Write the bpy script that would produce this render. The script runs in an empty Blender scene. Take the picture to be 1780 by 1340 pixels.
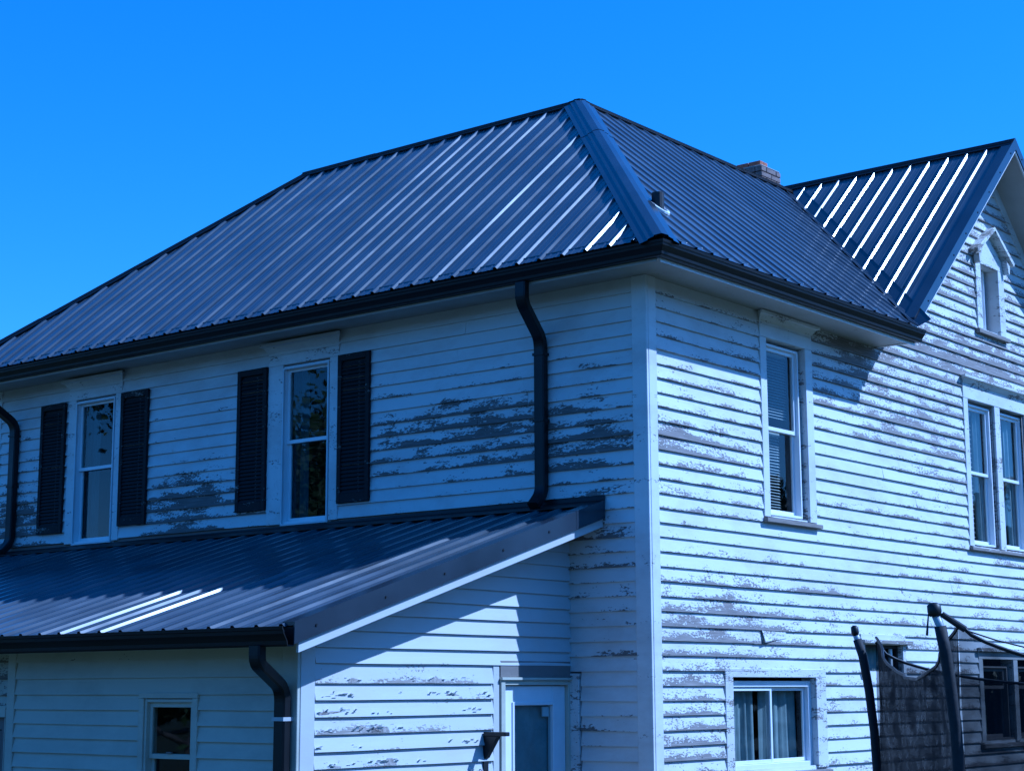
import bpy, bmesh, math, random
from mathutils import Vector, Matrix, noise as mnoise
random.seed(7)
R = math.radians
scene = bpy.context.scene
col = scene.collection

# ------------------------------------------------------------------ camera
YAW, PITCH, ROLL = R(38.877), R(9.915), R(-0.229)
CAM = Vector((-11.141, -7.624, 2.3))
fwd = Vector((math.cos(YAW) * math.cos(PITCH), math.sin(YAW) * math.cos(PITCH), math.sin(PITCH)))
r0 = Vector((math.sin(YAW), -math.cos(YAW), 0))
u0 = r0.cross(fwd)
rt = r0 * math.cos(ROLL) + u0 * math.sin(ROLL)
up = u0 * math.cos(ROLL) - r0 * math.sin(ROLL)
cd = bpy.data.cameras.new('camera')
cam = bpy.data.objects.new('camera', cd)
col.objects.link(cam)
cam.matrix_world = Matrix(((rt.x, up.x, -fwd.x, CAM.x), (rt.y, up.y, -fwd.y, CAM.y), (rt.z, up.z, -fwd.z, CAM.z), (0, 0, 0, 1)))
cd.sensor_fit = 'HORIZONTAL'
cd.sensor_width = 36
cd.lens = 36 * 3016.08 / 1780
cd.clip_start = .1
cd.clip_end = 2000
scene.camera = cam

# ------------------------------------------------------------------ light
SUNV = Vector((0.85, -1.0, 1.25)).normalized()          # towards the sun
world = bpy.data.worlds.new('World')
scene.world = world
world.use_nodes = True
wn = world.node_tree.nodes
wl = world.node_tree.links
sky = wn.new('ShaderNodeTexSky')
sky.sky_type = 'NISHITA'
sky.sun_disc = False
sky.sun_elevation = math.asin(SUNV.z)
sky.sun_rotation = math.atan2(SUNV.x, SUNV.y)
sky.altitude = 300
sky.air_density = 1.0
sky.dust_density = 0.3
sky.ozone_density = 6.0
hs = wn.new('ShaderNodeHueSaturation')
hs.inputs['Saturation'].default_value = 1.13
wl.new(sky.outputs[0], hs.inputs['Color'])
bg = wn['Background']
bg.inputs['Strength'].default_value = 0.145
wl.new(hs.outputs[0], bg.inputs['Color'])

sd = bpy.data.lights.new('sun', 'SUN')
sd.energy = 4.9
sd.angle = R(0.5)
sd.color = (1.0, .96, .9)
sun = bpy.data.objects.new('sun', sd)
col.objects.link(sun)
sun.rotation_euler = SUNV.to_track_quat('Z', 'Y').to_euler()
sun.location = (8, -8, 14)

vs = scene.view_settings
vs.view_transform = 'Standard'
vs.look = 'None'
vs.exposure = 0.1
vs.gamma = 1
vs.use_curve_mapping = False
vs.use_white_balance = True          # the photograph's cold white balance
vs.white_balance_temperature = 4000
vs.white_balance_tint = 10
scene.cycles.use_denoising = True
scene.cycles.max_bounces = 8
scene.cycles.transparent_max_bounces = 12

# ------------------------------------------------------------------ materials
def nt(name):
    m = bpy.data.materials.new(name)
    m.use_nodes = True
    t = m.node_tree
    return m, t.nodes, t.links, t.nodes['Principled BSDF']

def N(nodes, typ, **kw):
    n = nodes.new(typ)
    for k, v in kw.items():
        if k.startswith('i_'):
            n.inputs[k[2:]].default_value = v
        else:
            setattr(n, k, v)
    return n

def mth(nodes, links, op, a, b=None, c=None):
    n = nodes.new('ShaderNodeMath')
    n.operation = op
    for i, v in enumerate((a, b, c)):
        if v is None: continue
        if isinstance(v, (int, float)): n.inputs[i].default_value = v
        else: links.new(v, n.inputs[i])
    return n.outputs[0]

def rgb(c): return (c[0], c[1], c[2], 1)

def wallcoord0(nodes, links, su, sz, off=0.0):
    tc = nodes.new('ShaderNodeTexCoord')
    sp = nodes.new('ShaderNodeSeparateXYZ')
    links.new(tc.outputs['Object'], sp.inputs[0])
    u = mth(nodes, links, 'ADD', sp.outputs[0], sp.outputs[1])
    cb = nodes.new('ShaderNodeCombineXYZ')
    links.new(mth(nodes, links, 'MULTIPLY', u, su), cb.inputs[0])
    links.new(mth(nodes, links, 'MULTIPLY', sp.outputs[2], sz), cb.inputs[2])
    cb.inputs[1].default_value = off
    return cb.outputs[0]

def paint(name, base=(.66, .66, .64), wood=(.215, .197, .185), rough=.5, thick=.002, warm=(.50, .475, .44), flat=False, w1=.54, sat=22):
    m, n, l, p = nt(name)
    def wallcoord(n, l, su, sz, off=0.0):
        if not flat: return wallcoord0(n, l, su, sz, off)
        tc = n.new('ShaderNodeTexCoord'); mp = n.new('ShaderNodeMapping')
        mp.inputs['Location'].default_value = (off, off, off)
        mp.inputs['Scale'].default_value = (min(sz, 40) * .8,) * 3
        l.new(tc.outputs['Object'], mp.inputs['Vector']); return mp.outputs[0]
    c1 = wallcoord(n, l, 3.2, 13, .3)
    n1 = N(n, 'ShaderNodeTexNoise', i_Scale=1.0, i_Detail=7, i_Roughness=.68)
    l.new(c1, n1.inputs['Vector'])
    c2 = wallcoord(n, l, 30, 75, 5.1)
    n2 = N(n, 'ShaderNodeTexNoise', i_Scale=1.0, i_Detail=5, i_Roughness=.65)
    l.new(c2, n2.inputs['Vector'])
    at = N(n, 'ShaderNodeAttribute', attribute_name='wear')
    ae = N(n, 'ShaderNodeAttribute', attribute_name='edge')
    v = mth(n, l, 'ADD', mth(n, l, 'MULTIPLY', n1.outputs[0], w1), mth(n, l, 'MULTIPLY', n2.outputs[0], 1 - w1))
    e3 = mth(n, l, 'POWER', ae.outputs['Fac'], 3)
    t = mth(n, l, 'ADD', v, mth(n, l, 'MULTIPLY', at.outputs['Fac'], .42))
    t = mth(n, l, 'ADD', t, mth(n, l, 'MULTIPLY', mth(n, l, 'MULTIPLY', e3, at.outputs['Fac']), .22))
    mr = N(n, 'ShaderNodeMapRange', interpolation_type='SMOOTHSTEP')
    mr.inputs[1].default_value = .725; mr.inputs[2].default_value = .745
    l.new(t, mr.inputs[0])
    mask = mr.outputs[0]
    # wood grain
    c3 = wallcoord(n, l, 5, 260, 2.2)
    n3 = N(n, 'ShaderNodeTexNoise', i_Scale=1.0, i_Detail=3)
    l.new(c3, n3.inputs['Vector'])
    wr = N(n, 'ShaderNodeValToRGB')
    wr.color_ramp.elements[0].color = rgb([x * .62 for x in wood]); wr.color_ramp.elements[0].position = .32
    wr.color_ramp.elements[1].color = rgb([min(1, x * 1.45) for x in wood]); wr.color_ramp.elements[1].position = .72
    l.new(n3.outputs[0], wr.inputs[0])
    # paint with grime and chalking
    c4 = wallcoord(n, l, 1.3, 2.6, 9.7)
    n4 = N(n, 'ShaderNodeTexNoise', i_Scale=1.0, i_Detail=8, i_Roughness=.7)
    l.new(c4, n4.inputs['Vector'])
    pr = N(n, 'ShaderNodeValToRGB')
    pr.color_ramp.elements[0].color = rgb(warm); pr.color_ramp.elements[0].position = .25
    pr.color_ramp.elements[1].color = rgb(base); pr.color_ramp.elements[1].position = .55
    l.new(n4.outputs[0], pr.inputs[0])
    mx = N(n, 'ShaderNodeMix', data_type='RGBA')
    l.new(mask, mx.inputs[0]); l.new(pr.outputs[0], mx.inputs[6]); l.new(wr.outputs[0], mx.inputs[7])
    l.new(mx.outputs[2], p.inputs['Base Color'])
    rr = N(n, 'ShaderNodeMapRange'); l.new(mask, rr.inputs[0])
    rr.inputs[3].default_value = rough; rr.inputs[4].default_value = .9
    l.new(rr.outputs[0], p.inputs['Roughness'])
    h = mth(n, l, 'SUBTRACT', mth(n, l, 'MULTIPLY', n3.outputs[0], .25), mask)
    h = mth(n, l, 'ADD', h, mth(n, l, 'MULTIPLY', n2.outputs[0], .3))
    b = N(n, 'ShaderNodeBump', i_Strength=.6, i_Distance=thick)
    l.new(h, b.inputs['Height']); l.new(b.outputs[0], p.inputs['Normal'])
    p.inputs['Specular IOR Level'].default_value = .35
    return m

def metal(name, base=(.030, .034, .042), rough=.3, bump=.0, spec=.5, scale=2.0, coat=0.0):
    m, n, l, p = nt(name)
    tc = n.new('ShaderNodeTexCoord')
    n1 = N(n, 'ShaderNodeTexNoise', i_Scale=scale, i_Detail=4)
    l.new(tc.outputs['Object'], n1.inputs['Vector'])
    cr = N(n, 'ShaderNodeValToRGB')
    cr.color_ramp.elements[0].color = rgb([x * .8 for x in base]); cr.color_ramp.elements[0].position = .3
    cr.color_ramp.elements[1].color = rgb([x * 1.2 for x in base]); cr.color_ramp.elements[1].position = .7
    l.new(n1.outputs[0], cr.inputs[0]); l.new(cr.outputs[0], p.inputs['Base Color'])
    mr = N(n, 'ShaderNodeMapRange'); mr.inputs[1].default_value = .3; mr.inputs[2].default_value = .7
    mr.inputs[3].default_value = rough * .85; mr.inputs[4].default_value = rough * 1.2
    l.new(n1.outputs[0], mr.inputs[0]); l.new(mr.outputs[0], p.inputs['Roughness'])
    p.inputs['Specular IOR Level'].default_value = spec
    p.inputs['Coat Weight'].default_value = coat
    p.inputs['Coat Roughness'].default_value = .15
    if bump:
        n2 = N(n, 'ShaderNodeTexNoise', i_Scale=1.6, i_Detail=3)
        l.new(tc.outputs['Object'], n2.inputs['Vector'])
        b = N(n, 'ShaderNodeBump', i_Strength=1, i_Distance=bump)
        l.new(n2.outputs[0], b.inputs['Height']); l.new(b.outputs[0], p.inputs['Normal'])
    return m

def plain(name, base, rough=.8, var=.25, scale=6, spec=.4, bump=0):
    m, n, l, p = nt(name)
    tc = n.new('ShaderNodeTexCoord')
    n1 = N(n, 'ShaderNodeTexNoise', i_Scale=scale, i_Detail=6, i_Roughness=.65)
    l.new(tc.outputs['Object'], n1.inputs['Vector'])
    cr = N(n, 'ShaderNodeValToRGB')
    cr.color_ramp.elements[0].color = rgb([x * (1 - var) for x in base]); cr.color_ramp.elements[0].position = .3
    cr.color_ramp.elements[1].color = rgb([x * (1 + var) for x in base]); cr.color_ramp.elements[1].position = .7
    l.new(n1.outputs[0], cr.inputs[0]); l.new(cr.outputs[0], p.inputs['Base Color'])
    p.inputs['Roughness'].default_value = rough
    p.inputs['Specular IOR Level'].default_value = spec
    if bump:
        b = N(n, 'ShaderNodeBump', i_Strength=1, i_Distance=bump)
        l.new(n1.outputs[0], b.inputs['Height']); l.new(b.outputs[0], p.inputs['Normal'])
    return m

def glass(name, tint=(.75, .8, .8), wave=.0012):
    m, n, l, p = nt(name)
    n.remove(p)
    out = n['Material Output']
    tr = N(n, 'ShaderNodeBsdfTransparent', i_Color=rgb(tint))
    gl = N(n, 'ShaderNodeBsdfGlossy', i_Color=rgb((1, 1, 1)), i_Roughness=.015)
    lw = N(n, 'ShaderNodeLayerWeight', i_Blend=.5)
    f5 = mth(n, l, 'POWER', lw.outputs['Facing'], 5)
    mx = n.new('ShaderNodeMixShader')
    tc = n.new('ShaderNodeTexCoord')
    n2 = N(n, 'ShaderNodeTexNoise', i_Scale=2.2, i_Detail=2)
    l.new(tc.outputs['Object'], n2.inputs['Vector'])
    b = N(n, 'ShaderNodeBump', i_Strength=1, i_Distance=wave)
    l.new(n2.outputs[0], b.inputs['Height']); l.new(b.outputs[0], gl.inputs['Normal'])
    l.new(mth(n, l, 'MULTIPLY_ADD', f5, .9, .04), mx.inputs[0])
    l.new(tr.outputs[0], mx.inputs[1]); l.new(gl.outputs[0], mx.inputs[2]); l.new(mx.outputs[0], out.inputs['Surface'])
    return m

def mesh_cloth(name, dens=.6, base=(.012, .012, .014)):
    m, n, l, p = nt(name)
    out = n['Material Output']
    p.inputs['Base Color'].default_value = rgb(base)
    p.inputs['Roughness'].default_value = .8
    p.inputs['Specular IOR Level'].default_value = .15
    tr = N(n, 'ShaderNodeBsdfTransparent')
    mx = n.new('ShaderNodeMixShader')
    tc = n.new('ShaderNodeTexCoord')
    n1 = N(n, 'ShaderNodeTexNoise', i_Scale=9, i_Detail=5)
    l.new(tc.outputs['Object'], n1.inputs['Vector'])
    mr = N(n, 'ShaderNodeMapRange'); mr.inputs[1].default_value = .3; mr.inputs[2].default_value = .7
    mr.inputs[3].default_value = dens - .1; mr.inputs[4].default_value = dens + .1
    l.new(n1.outputs[0], mr.inputs[0])
    l.new(mr.outputs[0], mx.inputs[0]); l.new(tr.outputs[0], mx.inputs[1]); l.new(p.outputs[0], mx.inputs[2])
    l.new(mx.outputs[0], out.inputs['Surface'])
    return m

M = {}
M['paint'] = paint('peeling_white_paint')
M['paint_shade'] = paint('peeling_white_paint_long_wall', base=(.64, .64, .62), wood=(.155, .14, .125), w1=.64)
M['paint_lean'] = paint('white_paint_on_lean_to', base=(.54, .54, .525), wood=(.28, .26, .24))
M['paint_old'] = paint('weathered_cream_paint', base=(.50, .50, .41), wood=(.16, .15, .13), warm=(.38, .38, .31))
M['trim'] = paint('white_trim_paint', base=(.68, .68, .66), wood=(.22, .2, .18))
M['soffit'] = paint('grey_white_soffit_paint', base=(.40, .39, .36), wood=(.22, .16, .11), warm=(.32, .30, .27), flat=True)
M['vinyl'] = plain('white_vinyl', (.78, .79, .80), .35, .04)
M['alum'] = plain('pale_aluminium', (.62, .64, .66), .35, .06)
M['roof'] = metal('charcoal_roof_metal', (.066, .078, .096), .20, .0008)
M['trim_metal'] = metal('charcoal_trim_metal', (.030, .038, .052), .17, .0006)
M['gutter'] = metal('black_gutter_metal', (.007, .007, .008), .45, spec=.3)
M['shutter'] = paint('black_shutter_paint', base=(.008, .008, .009), wood=(.2, .19, .17), warm=(.006, .006, .007), rough=.75)
M['glass'] = glass('window_glass')
M['blind'] = plain('white_blind', (.50, .52, .52), .6, .1)
M['curtain'] = plain('grey_curtain', (.30, .34, .34), .9, .2)
M['dark_curtain'] = plain('dark_curtain', (.07, .085, .095), .9, .2)
M['room'] = plain('dark_room', (.035, .04, .045), .9, .2)
M['brick'] = plain('old_brick', (.19, .145, .125), .9, .35, 14, bump=.004)
M['brick_red'] = plain('red_brick', (.33, .13, .07), .9, .3, 14, bump=.004)
M['mortar'] = plain('mortar', (.34, .32, .30), .95, .2, 20, bump=.004)
M['bare'] = paint('bare_grey_wood', base=(.20, .185, .17), wood=(.10, .09, .08), warm=(.15, .135, .12), rough=.85)
M['bare_light'] = plain('bare_weathered_wood', (.30, .28, .26), .9, .45, 40, bump=.002)
M['black'] = plain('black_plastic', (.012, .012, .013), .5, .2)
M['foam'] = plain('black_foam_sleeve', (.018, .018, .020), .75, .35, 30, bump=.002)
M['steel'] = plain('galvanised_steel', (.45, .46, .47), .35, .15)
M['net'] = mesh_cloth('black_net', .92, (.006, .007, .009))
M['net_thin'] = mesh_cloth('black_net_single', .72, (.006, .007, .009))
M['seal'] = plain('white_sealant', (.75, .75, .74), .6, .05)
M['concrete'] = plain('concrete', (.34, .33, .31), .9, .2, 5, bump=.004)
M['flake'] = plain('curled_paint_flake', (.74, .74, .72), .6, .12, 30)
M['bark'] = plain('grey_bark', (.16, .14, .12), .95, .4, 9, bump=.02)
M['leaf'] = plain('leaves', (.05, .085, .025), .6, .4, 2)
M['lamp_black'] = plain('black_iron', (.012, .012, .013), .45, .2)

def ground_mat():
    m, n, l, p = nt('grass_ground')
    tc = n.new('ShaderNodeTexCoord')
    n1 = N(n, 'ShaderNodeTexNoise', i_Scale=.6, i_Detail=10, i_Roughness=.7)
    l.new(tc.outputs['Object'], n1.inputs['Vector'])
    cr = N(n, 'ShaderNodeValToRGB')
    cr.color_ramp.elements[0].color = (.028, .045, .014, 1); cr.color_ramp.elements[0].position = .35
    cr.color_ramp.elements[1].color = (.07, .07, .035, 1); cr.color_ramp.elements[1].position = .68
    l.new(n1.outputs[0], cr.inputs[0]); l.new(cr.outputs[0], p.inputs['Base Color'])
    p.inputs['Roughness'].default_value = .95
    return m
M['ground'] = ground_mat()

# ------------------------------------------------------------------ mesh helpers
class MB:
    def __init__(s): s.v = []; s.f = []; s.wear = []; s.edge = []
    def pt(s, p, wear=0.0, edge=0.0):
        s.v.append(tuple(p)); s.wear.append(wear); s.edge.append(edge); return len(s.v) - 1
    def box8(s, ps, wear=0.0):
        i = [s.pt(p, wear) for p in ps]
        for q in ((0, 1, 2, 3), (7, 6, 5, 4), (0, 4, 5, 1), (1, 5, 6, 2), (2, 6, 7, 3), (3, 7, 4, 0)):
            s.f.append(tuple(i[k] for k in q))
    def box(s, x0, x1, y0, y1, z0, z1, wear=0.0):
        s.box8([(x0, y0, z0), (x1, y0, z0), (x1, y1, z0), (x0, y1, z0), (x0, y0, z1), (x1, y0, z1), (x1, y1, z1), (x0, y1, z1)], wear)
    def loft(s, rings, closed=True, caps=True, wear=0.0):
        ids = [[s.pt(p, wear) for p in r] for r in rings]
        n = len(rings[0])
        for a, b in zip(ids, ids[1:]):
            for k in range(n if closed else n - 1):
                k2 = (k + 1) % n
                s.f.append((a[k], a[k2], b[k2], b[k]))
        if caps and closed:
            s.f.append(tuple(reversed(ids[0]))); s.f.append(tuple(ids[-1]))
    def tube(s, pts, rad, n=8, wear=0.0):
        rings = []
        pts = [Vector(p) for p in pts]
        if isinstance(rad, (int, float)): rad = [rad] * len(pts)
        ref = Vector((.31, .17, .93))
        for i, p in enumerate(pts):
            d = (pts[min(i + 1, len(pts) - 1)] - pts[max(i - 1, 0)]).normalized()
            a = d.cross(ref).normalized(); b = d.cross(a)
            rings.append([p + (a * math.cos(t) + b * math.sin(t)) * rad[i] for t in [2 * math.pi * k / n for k in range(n)]])
        s.loft(rings, True, True, wear)
    def build(s, name, mat, parent=None, smooth=False, bevel=0.0, kind=None, label=None):
        me = bpy.data.meshes.new(name)
        me.from_pydata(s.v, [], s.f)
        bm = bmesh.new(); bm.from_mesh(me)
        bmesh.ops.recalc_face_normals(bm, faces=bm.faces)
        bm.to_mesh(me); bm.free()
        if any(s.wear) or any(s.edge):
            a = me.attributes.new('wear', 'FLOAT', 'POINT'); a.data.foreach_set('value', s.wear)
            a = me.attributes.new('edge', 'FLOAT', 'POINT'); a.data.foreach_set('value', s.edge)
        if smooth:
            for p in me.polygons: p.use_smooth = True
        me.materials.append(mat)
        o = bpy.data.objects.new(name, me)
        col.objects.link(o)
        if parent: o.parent = parent
        if bevel:
            b = o.modifiers.new('bevel', 'BEVEL'); b.width = bevel; b.segments = 1; b.limit_method = 'ANGLE'
        if kind: o['kind'] = kind
        if label: o['label'] = label
        return o

def thing(name, label, cat, loc=(0, 0, 0), group=None):
    o = bpy.data.objects.new(name, None)
    o.empty_display_size = .2
    col.objects.link(o); o.location = loc
    o['label'] = label; o['category'] = cat
    if group: o['group'] = group
    return o

class Wall:
    """a vertical wall plane; P(u, z, n): u along it, n outwards"""
    def __init__(s, axis, val): s.axis = axis; s.val = val
    def P(s, u, z, n=0.0):
        return (s.val - n, u, z) if s.axis == 'x' else (u, s.val - n, z)
    def bx(s, mb, u0, u1, z0, z1, n0, n1, wear=0.0):
        mb.box8([s.P(u0, z0, n0), s.P(u1, z0, n0), s.P(u1, z0, n1), s.P(u0, z0, n1), s.P(u0, z1, n0), s.P(u1, z1, n0), s.P(u1, z1, n1), s.P(u0, z1, n1)], wear)
    def part(s, name, u0, u1, z0, z1, n0, n1, mat, parent, wear=0.0, bevel=.003, label=None):
        mb = MB(); s.bx(mb, u0, u1, z0, z1, n0, n1, wear)
        return mb.build(name, mat, parent, bevel=bevel, label=label)

WA = Wall('x', 0.0)      # shaded long wall
WB = Wall('y', 0.0)      # sunlit wall under the cross gable
LF = Wall('y', .777)     # lean-to end wall with the door
LL = Wall('x', -2.99)    # lean-to long wall

# roof geometry
EX = -.50; EZ = 5.67; PM = .86; AX = 2.365; RZ = EZ + PM * (AX - EX)
YQ = 6.284; YL = YQ + AX                       # far end of the long wall
GX = 6.67; GZ = 8.235; GM = .91; GY = -.40      # cross gable ridge, pitch and rake plane
LEX = -3.36; LEZ = 2.71; LM = .31; LY = .41     # lean-to roof
XR = 2 * GX - 3.84                             # right end of the sunlit wall
def gz(x): return GZ - GM * abs(x - GX)
def lz(x): return LEZ + LM * (x - LEX)

# ------------------------------------------------------------------ ground
g = MB()
nG = 24
for j in range(nG + 1):
    for i in range(nG + 1):
        sx = ((i / nG) * 2 - 1); sy = ((j / nG) * 2 - 1)
        g.pt((math.copysign(abs(sx) ** 2.2 * 600, sx), math.copysign(abs(sy) ** 2.2 * 600, sy), 0))
for j in range(nG):
    for i in range(nG):
        a = j * (nG + 1) + i
        g.f.append((a, a + 1, a + nG + 2, a + nG + 1))
go = g.build('ground', M['ground']); go['kind'] = 'structure'

# ------------------------------------------------------------------ the house
house = thing('house', 'white clapboard farmhouse with peeling paint, black shutters and charcoal metal roof', 'house')

def sheath(name, wall, u0, u1, z0, z1, holes, top=None):
    us = sorted({u0, u1} | {h[0] for h in holes} | {h[1] for h in holes})
    zs = sorted({z0, z1} | {h[2] for h in holes} | {h[3] for h in holes})
    mb = MB()
    for a, b in zip(us, us[1:]):
        for c, d in zip(zs, zs[1:]):
            mu, mz = (a + b) / 2, (c + d) / 2
            if any(h[0] < mu < h[1] and h[2] < mz < h[3] for h in holes): continue
            mb.f.append(tuple(mb.pt(wall.P(p, q, -.002)) for p, q in ((a, c), (b, c), (b, d), (a, d))))
    if top:
        mb.f.append(tuple(mb.pt(wall.P(p, q, -.002)) for p, q in top))
    return mb.build(name, M['bare'], house)

def clap(wall, parent, uA, uB, z, e, wearf, mat, ulim=None, lip=.025):
    """one clapboard: a wedge with a slightly wavy, chipped lower edge"""
    L = uB - uA
    n = max(2, min(9, int(L / .42) + 1))
    mb = MB()
    ph = random.random() * 99
    dz = random.uniform(-.002, .002); dn = random.uniform(-.0015, .0025)
    tilt = random.uniform(-.002, .002)
    rw = random.uniform(-.07, .07)
    ids = []
    for i in range(n + 1):
        t = i / n
        ub = uA + L * t; ut = ub
        if ulim:
            b0, b1 = ulim(z); t0, t1 = ulim(z + e + .012)
            ub = max(uA, b0) + (min(uB, b1) - max(uA, b0)) * t
            ut = max(uA, t0) + (min(uB, t1) - max(uA, t0)) * t
        w = .0022 * mnoise.noise((ub * 1.7 + ph, z * 9, 3)) + .0012 * mnoise.noise((ub * 6 + ph, z, 8))
        zz = z + dz + w + tilt * (t - .5) * 2
        ln = lip + dn + .003 * mnoise.noise((ub * 1.2 + ph, 4, z))
        wr = max(0, min(1.2, wearf(ub, z) + rw))
        ids.append([mb.pt(wall.P(ub, zz, 0), wr, 1), mb.pt(wall.P(ub, zz, ln), wr, 1), mb.pt(wall.P((ub + ut) / 2, zz + e * .5, ln * .5 + .002), wr * .9, .35), mb.pt(wall.P(ut, zz + e + .012, .003), wr * .75, 0)])
    for a, b in zip(ids, ids[1:]):
        for k in range(3): mb.f.append((a[k], b[k], b[k + 1], a[k + 1]))
    mb.f.append((ids[0][0], ids[0][1], ids[0][2], ids[0][3])); mb.f.append((ids[-1][3], ids[-1][2], ids[-1][1], ids[-1][0]))
    return mb.build('clapboard', mat, parent)

def side(wall, parent, rows, u0, u1, holes, wearf, mat, ulimz=None, joints=.5, ulim=None):
    """rows of clapboards between u0 and u1, interrupted by the holes (u0,u1,z0,z1)"""
    for z, e in rows:
        a, b = u0, u1
        if ulimz:
            a, b = ulimz(z, e)
            if b - a < .06: continue
        segs = [(a, b)]
        for h in holes:
            if h[2] < z + e * .5 < h[3]:
                ns = []
                for p, q in segs:
                    if h[1] <= p or h[0] >= q: ns.append((p, q)); continue
                    if h[0] - p > .04: ns.append((p, h[0]))
                    if q - h[1] > .04: ns.append((h[1], q))
                segs = ns
        for p, q in segs:
            if q - p > 3.0 and random.random() < joints:
                c = p + (q - p) * random.uniform(.3, .7)
                clap(wall, parent, p, c - .0015, z, e, wearf, mat, ulim)
                clap(wall, parent, c + .0015, q, z, e, wearf, mat, ulim)
            else:
                clap(wall, parent, p, q, z, e, wearf, mat, ulim)

def blob(u, z, cu, cz, su, sz): return math.exp(-((u - cu) / su) ** 2 - ((z - cz) / sz) ** 2)
def wearA(u, z):
    w = .10 if z > 5.05 else .24
    w += .42 * blob(u, z, 1.9, 4.50, 1.1, .22) + .25 * blob(u, z, 1.3, 4.15, 1.2, .2)
    w += .55 * blob(u, z, 5.4, 3.95, .8, .33) + .45 * blob(u, z, 8.2, 4.0, .6, .5) + .25 * blob(u, z, 7.0, 3.8, .5, .2)
    w += .24 * blob(u, z, .5, 4.2, .5, .5) + .2 * blob(u, z, .4, 3.3, .5, .5) + .25 * blob(u, z, .3, 2.55, .6, .06) + .2 * blob(u, z, .5, 1.9, .4, .12)
    return w
def wearB(u, z):
    w = .39 if z < 5.0 else .42
    w += .30 * blob(u, z, .4, 4.2, .9, .18) + .20 * blob(u, z, 4.4, 5.0, 1.6, .25) + .18 * blob(u, z, 4.6, 4.65, 1.2, .15)
    w += .24 * blob(u, z, 1.0, 2.75, 1.2, .3) + .22 * blob(u, z, .6, 2.0, .6, .5) + .15 * blob(u, z, 5.5, 5.55, 1.6, .25)
    w += .42 * blob(u, z, 3.4, 5.42, .5, .16) + .2 * blob(u, z, 6.5, 5.7, 2, .3) + .12 * blob(u, z, 6, 6.6, 2, .6)
    w -= .16 * blob(u, z, .7, 5.2, .8, .3) + .2 * blob(u, z, 3.2, 4.3, 1.0, .3) + .12 * blob(u, z, 2.5, 3.55, 2, .25)
    return w
def wearLF(u, z):
    return .04 + (.34 if z < 2.45 and random.random() < .5 else .12) * (1 if z < 2.5 else .2)
def wearLL(u, z): return .10 + .25 * blob(u, z, 4.0, 2.5, .12, .5) + .12 * blob(u, z, 2.5, 2.5, 1.4, .06)

# windows: hole rectangles (opening) and casing rectangles (what interrupts the boards)
WIN = []
ROW0, EXPO = 4.959, .1147
rows_main = [(ROW0 + EXPO * k, EXPO) for k in range(-40, 5)]
casA = [(3.365, 4.29, 3.70, 5.50), (6.46, 7.33, 3.70, 5.50)]
casB = [(1.715, 2.625, 3.70, 5.50), (5.835, 7.565, 3.70, 5.50), (1.02, 2.68, 1.58, 2.46), (3.36, 4.26, 2.38, 2.79), (5.905, 7.645, 1.70, 2.66)]
holeA = [(3.48, 4.10, 3.80, 5.29), (6.56, 7.21, 3.79, 5.31)]
holeB = [(1.82, 2.50, 3.76, 5.315), (5.945, 6.605, 3.75, 5.30), (6.785, 7.41, 3.75, 5.30), (1.14, 2.505, 1.64, 2.385), (3.44, 4.20, 2.41, 2.69), (6.0, 6.77, 1.78, 2.585), (6.89, 7.55, 1.78, 2.585)]

wall_a = sheath('wall', WA, 0, YL, .35, 5.55, holeA)
topg = [(3.84, 5.55), (XR, 5.55), (GX, 5.55 + GM * (GX - 3.84))]
wall_b = sheath('wall', WB, 0, XR, .35, 5.55, holeB + [], None)
gb = sheath('gable_wall', WB, 6.43, 6.89, 5.56, 6.14, [], [(3.84, 5.56), (6.43, 5.56), (6.43, 6.86), (6.43, 5.56 + GM * (6.43 - 3.84))])
# the gable triangle, with the opening of its window left free
mbg = MB()
for poly in ([(3.84, 5.55), (6.43, 5.55), (6.43, gz(6.43) - .14)], [(6.89, 5.55), (XR, 5.55), (6.89, gz(6.89) - .14)], [(6.43, 6.86), (6.89, 6.86), (6.89, gz(6.89) - .14), (6.67, GZ - .14), (6.43, gz(6.43) - .14)], [(6.43, 5.55), (6.89, 5.55), (6.89, 6.14), (6.43, 6.14)]):
    mbg.f.append(tuple(mbg.pt(WB.P(p, q, -.002)) for p, q in poly))
bpy.data.objects.remove(gb)
gb = mbg.build('gable_wall', M['bare'], house)
wall_lf = sheath('wall', LF, -2.99, 0, .3, 2.6, [(-.86, -.05, .3, 2.33)], [(-2.99, 2.6), (0, 2.6), (0, lz(0) - .1), (-2.99, lz(-2.99) - .1)])
wall_ll = sheath('wall', LL, .777, YL, .3, 2.70, [(1.77, 2.31, 1.35, 2.24), (3.96, 4.75, .3, 2.10)])

# visible part of the long wall only: the lean-to covers it below its roof
rowsA_hi = [r for r in rows_main if r[0] > 3.72]
rowsA_lo = [r for r in rows_main if r[0] <= 3.72]
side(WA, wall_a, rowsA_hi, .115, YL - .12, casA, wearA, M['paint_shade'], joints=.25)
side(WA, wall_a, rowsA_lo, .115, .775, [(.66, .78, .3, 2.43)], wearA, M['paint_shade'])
side(WB, wall_b, rows_main, .12, XR - .12, casB, wearB, M['paint'], joints=.55)
def glim(z): return (GX - (GZ - .16 - z) / GM, GX + (GZ - .16 - z) / GM)
rowsG = [(ROW0 + EXPO * k, EXPO) for k in range(5, 28)]
side(WB, gb, rowsG, 0, 0, [(6.30, 7.04, 6.09, 6.93)], wearB, M['paint'], ulimz=lambda z, e: glim(z), joints=.2, ulim=glim)
LFZ = [2.344 - .1125 * k for k in range(0, 18)]
rowsLF = [(z, .1125) for z in LFZ] + [(2.48, .106), (2.586, .112)] + [(2.698 + .112 * k, .112) for k in range(0, 9)]
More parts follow.
